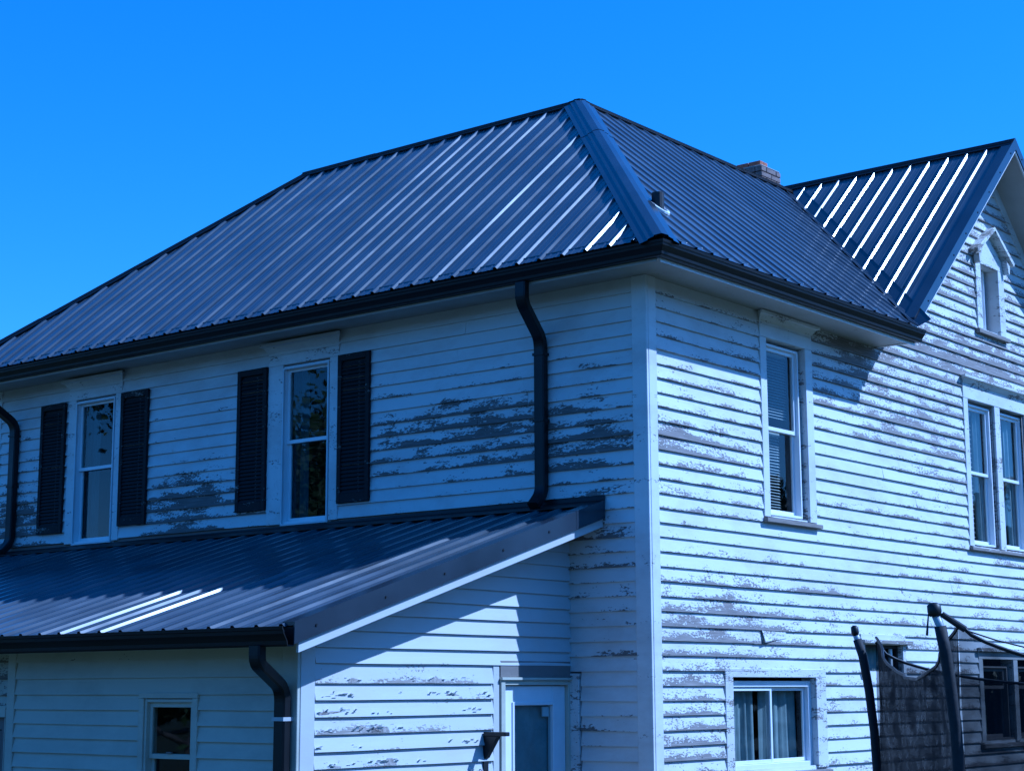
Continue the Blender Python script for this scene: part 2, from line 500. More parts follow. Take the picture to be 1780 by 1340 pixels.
rowsLF = [(2.48, .106)] + [(2.344, .136)] + [(z, .1125) for z in LFZ[1:]] + [(2.586 + .112 * k, .112) for k in range(0, 10)]
def llim(z): return (max(-2.845, LEX + (z - LEZ + .10) / LM), -.003)
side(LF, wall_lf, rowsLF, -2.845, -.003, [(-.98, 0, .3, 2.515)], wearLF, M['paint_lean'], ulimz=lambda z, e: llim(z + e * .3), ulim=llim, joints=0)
LLZ = [2.63, 2.517, 2.39, 2.271, 2.164, 2.058, 1.952, 1.844] + [1.844 - .107 * k for k in range(1, 14)]
rowsLL = [(z, (2.70 if i == 0 else LLZ[i - 1]) - z) for i, z in enumerate(LLZ)]
side(LL, wall_ll, rowsLL, .90, 3.845, [(1.73, 2.36, 1.28, 2.285)], wearLL, M['paint_old'], joints=.15)
side(LL, wall_ll, rowsLL, 3.945, 6.2, [(3.94, 4.83, .3, 2.19)], lambda u, z: .45, M['paint_old'], joints=0)

# corner boards
def cornerboard(x, y, sx, sy, z0, z1, mat, w=.3):
    """L-shaped pair of boards wrapping an outside corner"""
    a = MB(); a.box(x - .024, x + .004, y - .024, y + .118, z0, z1, w); oa = a.build('corner_board', mat, house, bevel=.004)
    b = MB(); b.box(x + .0045, x + .118, y - .026, y + .002, z0, z1, w); ob = b.build('corner_board', mat, house, bevel=.004)
cornerboard(0, 0, 1, 1, .36, 5.54, M['trim'], .30)
a = MB(); a.box(-.024, .004, YL - .12, YL + .02, .36, 5.54, .4); a.build('corner_board', M['trim'], house, bevel=.004)
a = MB(); a.box(XR - .12, XR + .02, -.024, .004, .36, 5.5, .3); a.build('corner_board', M['trim'], house, bevel=.004)
a = MB(); a.box(-3.014, -2.986, .753, .90, .31, 2.64, .15); a.build('corner_board', M['paint_old'], house, bevel=.004)
a = MB(); a.box(-2.985, -2.85, .751, .775, .31, lz(-2.85) - .12, .12); a.build('corner_board', M['paint_lean'], house, bevel=.004)
a = MB(); a.box(-3.016, -2.988, 3.848, 3.944, .31, 2.64, .1); a.build('corner_board', M['paint_old'], house, bevel=.004)
# foundation
a = MB(); a.box(.05, XR - .02, .05, YL - .02, 0, .35); a.build('foundation', M['concrete'], house)
a = MB(); a.box(-2.94, -.01, .83, YL - .02, 0, .3); a.build('foundation', M['concrete'], house)
# far and right end walls close the house
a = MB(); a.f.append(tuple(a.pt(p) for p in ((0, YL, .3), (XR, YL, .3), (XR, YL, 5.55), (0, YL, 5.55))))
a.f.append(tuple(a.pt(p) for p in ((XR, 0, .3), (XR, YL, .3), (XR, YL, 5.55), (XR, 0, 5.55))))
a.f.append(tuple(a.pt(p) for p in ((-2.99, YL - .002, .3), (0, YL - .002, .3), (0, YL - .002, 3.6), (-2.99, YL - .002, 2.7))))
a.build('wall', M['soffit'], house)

# ------------------------------------------------------------------ windows
def room(wall, win, u0, u1, z0, z1, depth=.7, mat='room'):
    mb = MB()
    c = [wall.P(u, z, n) for n in (-.03, -depth) for u, z in ((u0 - .25, z0 - .25), (u1 + .25, z0 - .25), (u1 + .25, z1 + .25), (u0 - .25, z1 + .25))]
    i = [mb.pt(p) for p in c]
    for q in ((4, 5, 6, 7), (0, 1, 5, 4), (1, 2, 6, 5), (2, 3, 7, 6), (3, 0, 4, 7)): mb.f.append(tuple(i[k] for k in q))
    mb.build('room', M[mat], win)

def frame_mb(wall, mb, u0, u1, z0, z1, w, n0, n1, wb=None, wt=None, wear=0):
    wb = wb or w; wt = wt or w
    wall.bx(mb, u0, u0 + w, z0, z1, n0, n1, wear); wall.bx(mb, u1 - w, u1, z0, z1, n0, n1, wear)
    wall.bx(mb, u0 + w, u1 - w, z0, z0 + wb, n0, n1, wear); wall.bx(mb, u0 + w, u1 - w, z1 - wt, z1, n0, n1, wear)

def blind(wall, win, u0, u1, z0, z1, n=-.12, pitch=.024, droop=.0):
    mb = MB(); z = z1; k = 0
    wall.bx(mb, u0, u1, z1, z1 + .03, n - .012, n + .012)
    while z > z0:
        s = droop * math.sin(k * .7) + random.uniform(-.002, .002)
        i = [mb.pt(p) for p in (wall.P(u0, z + s, n - .011), wall.P(u1, z - s, n - .011), wall.P(u1, z - .014 - s, n + .011), wall.P(u0, z - .014 + s, n + .011))]
        mb.f.append(tuple(i)); z -= pitch; k += 1
    return mb.build('blind', M['blind'], win)

def curtain(wall, win, u0, u1, z0, z1, n=-.16, amp=.025, waves=5, mat='curtain'):
    mb = MB(); pr = None; K = 40; ph = random.random() * 9
    for i in range(K + 1):
        t = i / K; u = u0 + (u1 - u0) * t
        d = amp * math.sin(t * waves * 6.28 + ph) + amp * .4 * math.sin(t * waves * 15 + ph)
        a = mb.pt(wall.P(u, z0, n + d)); b = mb.pt(wall.P(u, z1, n + d * .6))
        if pr: mb.f.append((pr[0], a, b, pr[1]))
        pr = (a, b)
    return mb.build('curtain', M[mat], win, smooth=True)

def jamb(wall, win, u0, u1, z0, z1, depth=.11, mat='trim', wear=.3):
    mb = MB(); t = .012
    wall.bx(mb, u0 - t, u0 + .001, z0, z1, -depth, .004, wear); wall.bx(mb, u1 - .001, u1 + t, z0, z1, -depth, .004, wear)
    wall.bx(mb, u0 - t, u1 + t, z1, z1 + t, -depth, .004, wear); wall.bx(mb, u0 - t, u1 + t, z0 - t, z0, -depth, .004, wear)
    mb.build('jamb', M[mat], win)

def double_hung(wall, win, u0, u1, z0, z1, zr, n=-.055, sm='vinyl', w=.032):
    """two sashes, the lower one set behind the upper, with their panes"""
    fr = MB(); frame_mb(wall, fr, u0, u1, z0, z1, .022, n - .05, n + .028); fr.build('frame', M[sm], win, bevel=.002)
    for (a, b, nn) in ((zr - .018, z1 - .0225, n), (z0 + .0225, zr + .018, n - .026)):
        mb = MB(); frame_mb(wall, mb, u0 + .0225, u1 - .0225, a, b, w, nn - .024, nn, wb=.034, wt=.034)
        mb.build('sash', M[sm], win, bevel=.002)
        p = MB(); p.f.append(tuple(p.pt(wall.P(x, y, nn - .012)) for x, y in ((u0 + .045, a + .02), (u1 - .045, a + .02), (u1 - .045, b - .02), (u0 + .045, b - .02))))
        p.build('pane', M['glass'], win)

def casing(wall, name, cu0, cu1, cz0, cz1, hu0, hu1, hz1, mat='trim', n1=.026, wear=.28, sill=None, label=None, parent=None, headwear=None):
    """left and right casing and head casing around an opening; the window's own object"""
    mb = MB()
    wall.bx(mb, cu0, hu0, cz0, hz1, -.004, n1, wear); wall.bx(mb, hu1, cu1, cz0, hz1, -.004, n1, wear)
    wall.bx(mb, cu0, cu1, hz1 + .001, cz1, -.004, n1 + .001, headwear if headwear is not None else wear)
    return mb.build(name, M[mat], parent or house, bevel=.003, label=label)

def cornice(wall, win, u0, u1, z0, z1, depth, mat='trim', wear=.25):
    """crown moulding on a window head: a lofted ogee profile with returns"""
    prof = [(0, 0), (.014, 0), (.016, .22), (.35, .5), (.55, .72), (.92, .76), (.94, 1), (0, 1)]
    mb = MB(); rings = []
    for d, t in prof:
        o = d * depth
        rings.append((o, z0 + (z1 - z0) * t))
    L = [wall.P(u0 - o, z, -.002 + (o + .026 if k not in (0, len(prof) - 1) else 0)) for k, (o, z) in enumerate(rings)]
    Rr = [wall.P(u1 + o, z, -.002 + (o + .026 if k not in (0, len(prof) - 1) else 0)) for k, (o, z) in enumerate(rings)]
    mb.loft([L, Rr], True, True, wear)
    return mb.build('cornice', M[mat], win)

def sillp(wall, win, u0, u1, z0, z1, depth, mat='trim', wear=.75):
    mb = MB()
    mb.box8([wall.P(u0, z0, -.1), wall.P(u1, z0, -.1), wall.P(u1, z0 - .004, depth), wall.P(u0, z0 - .004, depth), wall.P(u0, z1, -.1), wall.P(u1, z1, -.1), wall.P(u1, z1 - .012, depth), wall.P(u0, z1 - .012, depth)], wear)
    return mb.build('sill', M[mat], win, bevel=.004)

# two shuttered windows on the shaded wall
for cu0, cu1, hu0, hu1, z0, zr, lab in ((3.365, 4.29, 3.48, 4.10, 3.80, 4.572, None), (6.46, 7.33, 6.56, 7.21, 3.79, 4.568, None)):
    w = casing(WA, 'window', cu0, cu1, z0 + .005, 5.40, hu0, hu1, 5.30, wear=.36)
    jamb(WA, w, hu0, hu1, z0, 5.30)
    cornice(WA, w, cu0, cu1, 5.402, 5.515, .075)
    double_hung(WA, w, hu0 + .002, hu1 - .002, z0 + .005, 5.285, zr, n=-.02)
    # storm frame standing proud of the opening
    st = MB(); frame_mb(WA, st, hu0 + .006, hu1 - .006, z0 - .012, 5.27, .018, .010, .034); st.build('storm_frame', M['alum'], w, bevel=.002)
    room(WA, w, hu0, hu1, z0, 5.3)
    curtain(WA, w, hu1 - .17, hu1 + .05, z0, 5.25, -.16, .02, 2, 'dark_curtain')

def shutter(u0, u1, z0, z1):
    s = MB(); frame_mb(WA, s, u0, u1, z0, z1, .048, .020, .050, wb=.085, wt=.06, wear=.34)
    zm = (z0 + z1) / 2 - .05
    so = s.build('shutter', M['shutter'], house, bevel=.003)
    bk = MB(); WA.bx(bk, u0 + .045, u1 - .045, z0 + .08, z1 - .055, .0201, .024); bk.build('backing', M['shutter'], so)
    sl = MB(); ww = (u1 - u0) - .098
    sl.box8([(-.046, 0, 0), (-.046, ww, 0), (-.043, ww, .003), (-.043, 0, .003), (-.030, 0, .034), (-.030, ww, .034), (-.027, ww, .036), (-.027, 0, .036)], .42)
    ns = int((z1 - z0 - .15) / .036)
    first = None
    for k in range(ns):
        if first is None:
            first = sl.build('slat', M['shutter'], so); o = first
        else:
            o = first.copy(); col.objects.link(o); o.parent = so
        o.location = (0, u0 + .049, z0 + .087 + k * .036)
    return so
for u0_, u1_, z0_, z1_ in ((2.962, 3.358, 3.944, 5.30), (4.296, 4.70, 3.95, 5.305), (6.02, 6.45, 3.93, 5.29), (7.365, 7.785, 3.918, 5.29)):
    shutter(u0_, u1_, z0_, z1_)

# upper window of the sunlit wall
w = casing(WB, 'window', 1.715, 2.625, 3.745, 5.43, 1.82, 2.50, 5.315, wear=.30)
jamb(WB, w, 1.82, 2.50, 3.76, 5.315, .13, wear=.45)
cornice(WB, w, 1.715, 2.625, 5.432, 5.532, .07, wear=.4)
sillp(WB, w, 1.70, 2.665, 3.700, 3.744, .062)
double_hung(WB, w, 1.822, 2.46, 3.775, 5.285, 4.54, n=-.055)
room(WB, w, 1.82, 2.5, 3.76, 5.3)
blind(WB, w, 1.84, 2.40, 4.66, 5.22, -.135, .026)
blind(WB, w, 1.84, 2.28, 3.82, 4.50, -.15, .026, .004)
# paired upper window below the gable
w = casing(WB, 'window', 5.835, 7.565, 3.745, 5.43, 5.945, 7.455, 5.30, wear=.34)
mu = WB.part('mullion', 6.625, 6.765, 3.746, 5.2995, -.004, .024, M['trim'], w, .4)
cornice(WB, w, 5.835, 7.565, 5.432, 5.535, .075, wear=.45)
sillp(WB, w, 5.82, 7.60, 3.702, 3.744, .062)
for a_, b_ in ((5.945, 6.625), (6.765, 7.455)):
    jamb(WB, w, a_, b_, 3.75, 5.30, .13, wear=.5)
    double_hung(WB, w, a_ + .002, b_ - .035, 3.77, 5.265, 4.538, n=-.05)
room(WB, w, 5.945, 7.455, 3.75, 5.3)
blind(WB, w, 5.97, 6.34, 3.85, 5.18, -.14, .05)
curtain(WB, w, 6.36, 6.56, 3.8, 5.25, -.13, .02, 2)
curtain(WB, w, 7.15, 7.42, 3.8, 5.25, -.13, .02, 2)
# sliding window low on the sunlit wall
w = casing(WB, 'window', 1.02, 2.68, 1.62, 2.46, 1.14, 2.505, 2.388, wear=.45)
jamb(WB, w, 1.14, 2.505, 1.62, 2.388, .12, wear=.4)
sillp(WB, w, 1.0, 2.70, 1.565, 1.615, .06)
fr = MB(); frame_mb(WB, fr, 1.142, 2.503, 1.635, 2.36, .05, -.09, -.03, wb=.045); fr.build('frame', M['vinyl'], w, bevel=.003)
for a_, b_, nn in ((1.195, 1.86, -.045), (1.835, 2.45, -.068)):
    s = MB(); frame_mb(WB, s, a_, b_, 1.682, 2.308, .03, nn - .02, nn); s.build('sash', M['vinyl'], w, bevel=.002)
    p = MB(); p.f.append(tuple(p.pt(WB.P(x, y, nn - .01)) for x, y in ((a_ + .02, 1.70), (b_ - .02, 1.70), (b_ - .02, 2.29), (a_ + .02, 2.29)))); p.build('pane', M['glass'], w)
room(WB, w, 1.14, 2.505, 1.64, 2.388)
curtain(WB, w, 1.2, 1.70, 1.66, 2.33, -.15, .025, 4)
curtain(WB, w, 1.84, 2.46, 1.66, 2.33, -.17, .025, 4)
# small high window behind the trampoline
w = casing(WB, 'window', 3.36, 4.26, 2.38, 2.79, 3.44, 4.20, 2.695, wear=.4)
jamb(WB, w, 3.44, 4.20, 2.41, 2.695, .12, wear=.5)
WB.part('drip_board', 3.34, 4.33, 2.70, 2.735, .028, .075, M['trim'], w, .7)
fr = MB(); frame_mb(WB, fr, 3.442, 4.198, 2.412, 2.692, .03, -.07, -.03); fr.build('frame', M['black'], w)
WB.part('stile', 4.06, 4.10, 2.443, 2.66, -.06, -.035, M['vinyl'], w, 0)
p = MB(); p.f.append(tuple(p.pt(WB.P(x, y, -.05)) for x, y in ((3.46, 2.43), (4.18, 2.43), (4.18, 2.67), (3.46, 2.67)))); p.build('pane', M['glass'], w)
room(WB, w, 3.44, 4.2, 2.41, 2.69, .5)
curtain(WB, w, 3.5, 4.05, 2.4, 2.69, -.12, .01, 2)
# paired lower window beyond the trampoline
w = casing(WB, 'window', 5.905, 7.645, 1.74, 2.66, 6.0, 7.55, 2.585, wear=.3)
WB.part('mullion', 6.775, 6.885, 1.742, 2.5845, -.004, .024, M['trim'], w, .3)
WB.part('drip_board', 5.88, 7.68, 2.662, 2.70, .0, .07, M['trim'], w, .6)
sillp(WB, w, 5.88, 7.68, 1.69, 1.738, .06)
for a_, b_ in ((6.0, 6.775), (6.885, 7.55)):
    jamb(WB, w, a_, b_, 1.75, 2.585, .12, wear=.5)
    double_hung(WB, w, a_ + .05, b_ - .04, 1.76, 2.52, 2.30, n=-.06, sm='bare')
room(WB, w, 6.0, 7.55, 1.75, 2.585)
curtain(WB, w, 6.1, 6.4, 1.78, 2.5, -.16, .02, 2)
# gable window with its little pediment
w = casing(WB, 'window', 6.30, 7.04, 6.12, 6.915, 6.43, 6.89, 6.855, wear=.45, n1=.034)
jamb(WB, w, 6.43, 6.89, 6.14, 6.855, .16, wear=.35)
sillp(WB, w, 6.26, 7.08, 6.065, 6.118, .065)
double_hung(WB, w, 6.432, 6.80, 6.145, 6.845, 6.49, n=-.12)
room(WB, w, 6.43, 6.89, 6.14, 6.85, .5)
pd = MB(); tri = [(6.30, 6.917), (7.04, 6.917), (7.04, 6.95), (6.67, 7.20), (6.30, 6.95)]
pd.loft([[WB.P(p, q, .0) for p, q in tri], [WB.P(p, q, .03) for p, q in tri]], True, True, .4)
pd.build('pediment', M['trim'], w, bevel=.003)
for s in (-1, 1):
    hd = MB(); c0 = (6.67 + s * .47, 6.93); c1 = (6.67, 7.255)
    nx, nz = s * .02, .032
    q = [(c0[0], c0[1]), (c1[0], c1[1]), (c1[0], c1[1] + .045), (c0[0] + nx, c0[1] + .045)]
    hd.loft([[WB.P(p, z_, .0) for p, z_ in q], [WB.P(p, z_, .125) for p, z_ in q]], True, True, .5)
    hd.build('hood_board', M['trim'], w, bevel=.003)
    bk = MB(); q = [(6.67 + s * .41, 6.93), (6.67 + s * .33, 6.98), (6.67 + s * .37, 6.83), (6.67 + s * .40, 6.84)]
    bk.loft([[WB.P(p, z_, .035) for p, z_ in q], [WB.P(p, z_, .10) for p, z_ in q]], True, True, .5); bk.build('bracket', M['trim'], w, bevel=.003)
# small window of the lean-to
w = casing(LL, 'window', 1.73, 2.36, 1.30, 2.285, 1.785, 2.305, 2.245, mat='paint_old', wear=.1, n1=.03)
jamb(LL, w, 1.785, 2.305, 1.36, 2.245, .1, mat='paint_old', wear=.1)
double_hung(LL, w, 1.787, 2.303, 1.36, 2.24, 1.845, n=-.01, sm='paint_old', w=.03)
LL.part('sash_lock', 2.02, 2.07, 1.864, 1.876, -.012, .012, M['bare'], w)
sillp(LL, w, 1.71, 2.38, 1.29, 1.33, .06, 'paint_old', .2)
room(LL, w, 1.79, 2.3, 1.36, 2.24)
# porch opening at the far end of the lean-to
w = casing(LL, 'porch_door', 3.95, 4.83, .31, 2.19, 3.96, 4.75, 2.10, mat='paint_old', wear=.3)
fr = MB(); frame_mb(LL, fr, 3.962, 4.748, .32, 2.098, .09, -.06, -.02); fr.build('frame', M['bare'], w)
for k in range(4): LL.part('rail', 4.07 + k * .17, 4.095 + k * .17, .42, 2.0, -.05, -.03, M['bare'], w)
room(LL, w, 3.96, 4.75, .4, 2.1)

# ------------------------------------------------------------------ door in the lean-to end wall
d = MB()
LF.bx(d, -.845, -.70, .32, 2.325, -.055, -.012); LF.bx(d, -.22, -.055, .32, 2.325, -.055, -.012)
LF.bx(d, -.6995, -.2205, 2.18, 2.325, -.055, -.012); LF.bx(d, -.6995, -.2205, .32, 1.05, -.055, -.012)
door = d.build('door', M['vinyl'], house, bevel=.004)
fr = MB(); frame_mb(LF, fr, -.725, -.195, 1.02, 2.205, .028, -.058, -.002); fr.build('glass_frame', M['vinyl'], door, bevel=.004)
p = MB(); p.f.append(tuple(p.pt(LF.P(x, y, -.03)) for x, y in ((-.70, 1.04), (-.22, 1.04), (-.22, 2.19), (-.70, 2.19)))); p.build('pane', M['glass'], door)
LF.part('sticker', -.315, -.235, 2.09, 2.165, -.045, -.036, M['vinyl'], door, 0, .0)
mb = MB(); LF.bx(mb, -.145, -.115, 1.28, 1.34, -.012, .03); mb.build('handle', M['steel'], door, bevel=.006)
room(LF, door, -.845, -.055, .35, 2.3, .9)
curtain(LF, door, -.72, -.20, 1.0, 2.20, -.075, .006, 2)
df = MB(); LF.bx(df, -.90, -.848, .31, 2.385, -.06, .030, .05); LF.bx(df, -.052, -.026, .31, 2.385, -.06, .020, .05); LF.bx(df, -.8475, -.0525, 2.33, 2.365, -.06, .022, .05)
df.build('door_frame', M['paint_old'], house, bevel=.003)
LF.part('door_header', -.90, -.024, 2.388, 2.512, -.004, .022, M['bare'], house, .3)
LF.part('drip_cap', -.905, -.024, 2.366, 2.3875, -.004, .045, M['paint_old'], house, .2)
LF.part('door_casing', -.978, -.905, .31, 2.518, -.004, .016, M['paint_lean'], house, .25)
WA.part('door_casing', .672, .772, .31, 2.42, -.004, .03, M['trim'], house, .45)
a = MB(); a.box(-1.15, -.02, .12, .75, 0, .26); a.build('door_step', M['concrete'], house, bevel=.01)

# ------------------------------------------------------------------ soffits and fascias
def quadpart(name, pts, mat, thick=(0, 0, .012), wear=0.0, parent=None):
    mb = MB(); th = Vector(thick)
    mb.loft([[Vector(p) for p in pts], [Vector(p) + th for p in pts]], True, True, wear)
    return mb.build(name, mat, parent or house)
SO = -.415; SZ = 5.541
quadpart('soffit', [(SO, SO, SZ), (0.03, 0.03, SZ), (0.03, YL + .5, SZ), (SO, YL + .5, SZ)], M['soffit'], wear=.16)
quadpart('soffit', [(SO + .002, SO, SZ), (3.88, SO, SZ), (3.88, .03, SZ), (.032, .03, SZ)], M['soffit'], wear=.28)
# frieze strip of peeled old board at the gable end
quadpart('soffit_end', [(3.885, SO + .06, SZ - .004), (3.93, SO + .06, SZ - .004), (3.93, -.02, SZ - .004), (3.885, -.02, SZ - .004)], M['trim'], (0, 0, .10), .5)
a = MB(); a.box8([(SO - .02, SO - .02, SZ - .012), (SO - .0, SO, SZ - .012), (SO, YL + .5, SZ - .012), (SO - .02, YL + .5, SZ - .012), (SO - .02, SO - .02, 5.735), (SO, SO, 5.735), (SO, YL + .5, 5.735), (SO - .02, YL + .5, 5.735)])
a.build('fascia', M['trim_metal'], house)
a = MB(); a.box8([(SO - .02, SO - .021, SZ - .012), (3.9, SO - .021, SZ - .012), (3.9, SO - .001, SZ - .012), (SO, SO - .001, SZ - .012), (SO - .02, SO - .021, 5.735), (3.9, SO - .021, 5.735), (3.9, SO - .001, 5.735), (SO, SO - .001, 5.735)])
a.build('fascia', M['trim_metal'], house)
a = MB(); a.box(SO - .006, 3.88, SO - .026, SO - .0205, SZ - .042, SZ - .013); a.build('soffit_edge', M['vinyl'], house)
a = MB(); a.box(SO - .026, SO - .0205, SO - .0, YL + .5, SZ - .036, SZ - .013); a.build('soffit_edge', M['soffit'], house)

# ------------------------------------------------------------------ roof metal
def profile(width, jit=0.0, rh=.019, mh=.003, hb=.023):
    """one panel's cross-section: four major ribs with paired minor ribs between"""
    P = []
    for k in range(4):
        c = .0285 + k * .2286
        j1 = random.uniform(-jit, jit); j2 = random.uniform(-jit, jit)
        P += [(c - hb + j1, 0), (c - .012, rh), (c + .012, rh), (c + hb + j2, 0)]
        for o in (.0762, .1524):
            P += [(c + o - .015, 0), (c + o - .007, mh), (c + o + .007, mh), (c + o + .015, 0)]
    return [p for p in P if p[0] < width - .004] + [(width, 0)]

def roof_slope(parent, a0, a1, lim, fr, jit=.0015, brk=(), rh=.019, mh=.003, hb=.023):
    """corrugated panels side by side; lim(a) gives the run (s0, s1) at place a along the eave; fr(a, s, h) the point"""
    W = .9144; a = a0
    while a < a1 - .02:
        wd = min(W, a1 - a)
        prof = [(0, 0)] + profile(wd, jit, rh, mh, hb)
        # extra stations at the corners of the outline
        for b in brk:
            if a + .003 < b < a + wd - .003 and all(abs(b - a - q[0]) > .002 for q in prof):
                prof.append((b - a, 0)); prof.sort()
        mb = MB(); prev = None
        lift = random.uniform(0, .0012)
        for o, h in prof:
            s0, s1 = lim(a + o)
            if s1 - s0 < .01: prev = None; continue
            ids = [mb.pt(fr(a + o, s0 + (s1 - s0) * t, h + lift)) for t in (0, .5, 1)]
            if prev:
                mb.f.append((prev[0], ids[0], ids[1], prev[1])); mb.f.append((prev[1], ids[1], ids[2], prev[2]))
            prev = ids
        if mb.f: mb.build('roof_panel', M['roof'], parent)
        a += W

def screws(parent, a0, a1, lim, fr, rows, jit=.012):
    mb = MB(); a = a0 + .0285 + .04
    while a < a1 - .03:
        for s in rows:
            ss = s + random.uniform(-jit, jit)
            s0, s1 = lim(a)
            if s0 + .03 < ss < s1 - .05:
                c = [fr(a + .008 * math.cos(t), ss + .008 * math.sin(t), h) for h in (0, .006) for t in [k * 1.0472 for k in range(6)]]
                i = [mb.pt(p) for p in c]
                for k in range(6): mb.f.append((i[k], i[(k + 1) % 6], i[6 + (k + 1) % 6], i[6 + k]))
                mb.f.append(tuple(i[6:]))
        a += .2286
    if mb.f: mb.build('roof_screws', M['gutter'], parent, kind='stuff')

qP = math.hypot(1, PM); qG = math.hypot(1, GM); qL = math.hypot(1, LM)
mb = MB(); mb.f.append(tuple(mb.pt(p) for p in ((AX, AX, RZ), (9.6, AX, RZ), (9.6, YQ, RZ), (AX, YQ, RZ))))
mb.f.append(tuple(mb.pt(p) for p in ((EX, YL + .5, EZ), (AX, YQ, RZ), (9.6, YQ, RZ), (9.6 + 2, YL + .5, EZ))))
roof = mb.build('roof', M['roof'], house)
frA = lambda a, s, h: (EX + s - h * PM / qP, a, EZ + PM * s + h / qP)
limA = lambda a: (0, max(0, min(AX - EX, a - EX, YL + .5 - a)))
roof_slope(roof, EX, YL + .5, limA, frA, jit=.0018, brk=(AX, YQ))
screws(roof, EX, YL + .5, limA, frA, (.08, .75, 1.4, 2.05, 2.6))
frB = lambda a, s, h: (a, EX + s - h * PM / qP, EZ + PM * s + h / qP)
def limB(a):
    s0 = 0
    zv = GZ - GM * (GX - a)                       # the gable's surface at this x
    if zv > EZ: s0 = (zv - EZ) / PM
    return (s0, max(0, min(AX - EX, a - EX)))
xv0 = GX - (GZ - EZ) / GM; xv1 = GX - (GZ - RZ) / GM
roof_slope(roof, EX, xv1, limB, frB, brk=(AX, xv0), rh=.015, mh=.0004)
screws(roof, EX, xv1, limB, frB, (.08, .75, 1.4, 2.05, 2.6))
# cross gable
frG = lambda a, s, h: (GX - s - h * GM / qG, a, GZ - GM * s + h / qG)
def limG(a):
    if a <= EX: return (0, GX - xv0)
    z = EZ + PM * (a - EX)
    return (0, max(0, min(GX - xv0, (GZ - min(z, RZ)) / GM))) if a < AX else (0, (GZ - RZ) / GM)
limG2 = lambda a: (0, GX - xv0 if a < -.0 else max(.12, (GX - xv0)))
roof_slope(roof, GY + .03, AX + .35, limG, frG, brk=(AX,))
screws(roof, GY + .03, AX, limG, frG, (.1, .8, 1.5, 2.2, 2.7))
frG2 = lambda a, s, h: (GX + s + h * GM / qG, a, GZ - GM * s + h / qG)
roof_slope(roof, GY + .03, AX + .35, lambda a: (0, GX - xv0 + .05), frG2)
# lean-to roof
frL = lambda a, s, h: (LEX - .05 + s - h * LM / qL, a, lz(LEX - .05 + s) + h / qL)
limL = lambda a: (0, -LEX + .03)
lroof = MB(); lroof.f.append(tuple(lroof.pt(p) for p in ((LEX, LY + .03, LEZ - .03), (-.01, LY + .03, lz(0) - .03), (-.01, YL, lz(0) - .03), (LEX, YL, LEZ - .03))))
lroof = lroof.build('lean_to_roof', M['soffit'], house)
roof_slope(lroof, LY + .06, YL, limL, frL, jit=.0045, hb=.0272)
screws(lroof, LY + .06, YL, limL, frL, (.1, .75, 1.4, 2.0, 2.7, 3.2))

# caps: an angled strip that rides on the ribs
def cap(name, p0, p1, wingA, wingB, wa, wb, lift=.024, mat='trim_metal', roll=.012, parent=None, seam=True):
    """p0->p1 crest line; wingA, wingB unit vectors lying in the two roof planes, pointing down from the crest"""
    p0 = Vector(p0); p1 = Vector(p1); wA = Vector(wingA).normalized(); wB = Vector(wingB).normalized()
    dr = (p1 - p0).normalized()
    nA = dr.cross(wA).normalized(); nA = nA if nA.z > 0 else -nA
    nB = dr.cross(wB).normalized(); nB = nB if nB.z > 0 else -nB
    prof = [(wA * wa + nA * .004), (wA * wa + nA * lift), (wA * wa * .62 + nA * lift), (wA * wa * .58 + nA * (lift + .008)), (wA * wa * .30 + nA * (lift + .008)), (wA * wa * .26 + nA * (lift + .016)),
            (nA + nB) * .5 * (lift + roll), wB * wb * .26 + nB * (lift + .016), wB * wb * .32 + nB * (lift + .008), wB * wb * .6 + nB * (lift + .008), wB * wb * .64 + nB * lift, wB * wb + nB * lift, wB * wb + nB * .004]
    L = (p1 - p0).length
    cuts = [0, L * .72, L] if seam else [0, L]
    for k, (a, b) in enumerate(zip(cuts, cuts[1:])):
        mb = MB(); off = Vector((0, 0, .004 * k))
        e = .03 if k + 2 < len(cuts) else 0
        mb.loft([[p0 + dr * a + q + off for q in prof], [p0 + dr * (b + e) + q + off for q in prof]], False, False)
        o = mb.build(name, M[mat], parent or roof)
        sm = o.modifiers.new('thickness', 'SOLIDIFY'); sm.thickness = .0015
hipd = Vector((1, 1, PM)).normalized()
hA = Vector((-1, 1, -PM * 1)); hA = Vector((0, 1, 0)) - hipd * hipd.y
hB = Vector((1, 0, 0)) - hipd * hipd.x
cap('hip_cap', (EX - .01, EX - .01, EZ - .008), (AX, AX, RZ), hA, hB, .17, .15)
hipd2 = (Vector((EX, YL + .5, EZ)) - Vector((AX, YQ, RZ))).normalized()
hA2 = Vector((0, -1, 0)) - hipd2 * -hipd2.y
hB2 = Vector((1, 0, 0)) - hipd2 * hipd2.x
cap('hip_cap', (AX, YQ, RZ), (EX, YL + .5, EZ), hA2, hB2, .14, .14, mat='gutter')
cap('ridge_cap', (AX, AX - .03, RZ), (AX, YQ + .03, RZ), (-1, 0, -PM), (1, 0, -.05), .10, .2, mat='gutter')
cap('ridge_cap', (AX - .03, AX, RZ), (xv1 + .05, AX, RZ), (0, -1, -PM), (0, 1, -.05), .07, .2, mat='gutter')
cap('ridge_cap', (GX, GY, GZ), (GX, AX + .3, GZ), (-1, 0, -GM), (1, 0, -GM), .12, .12, mat='gutter', seam=False)
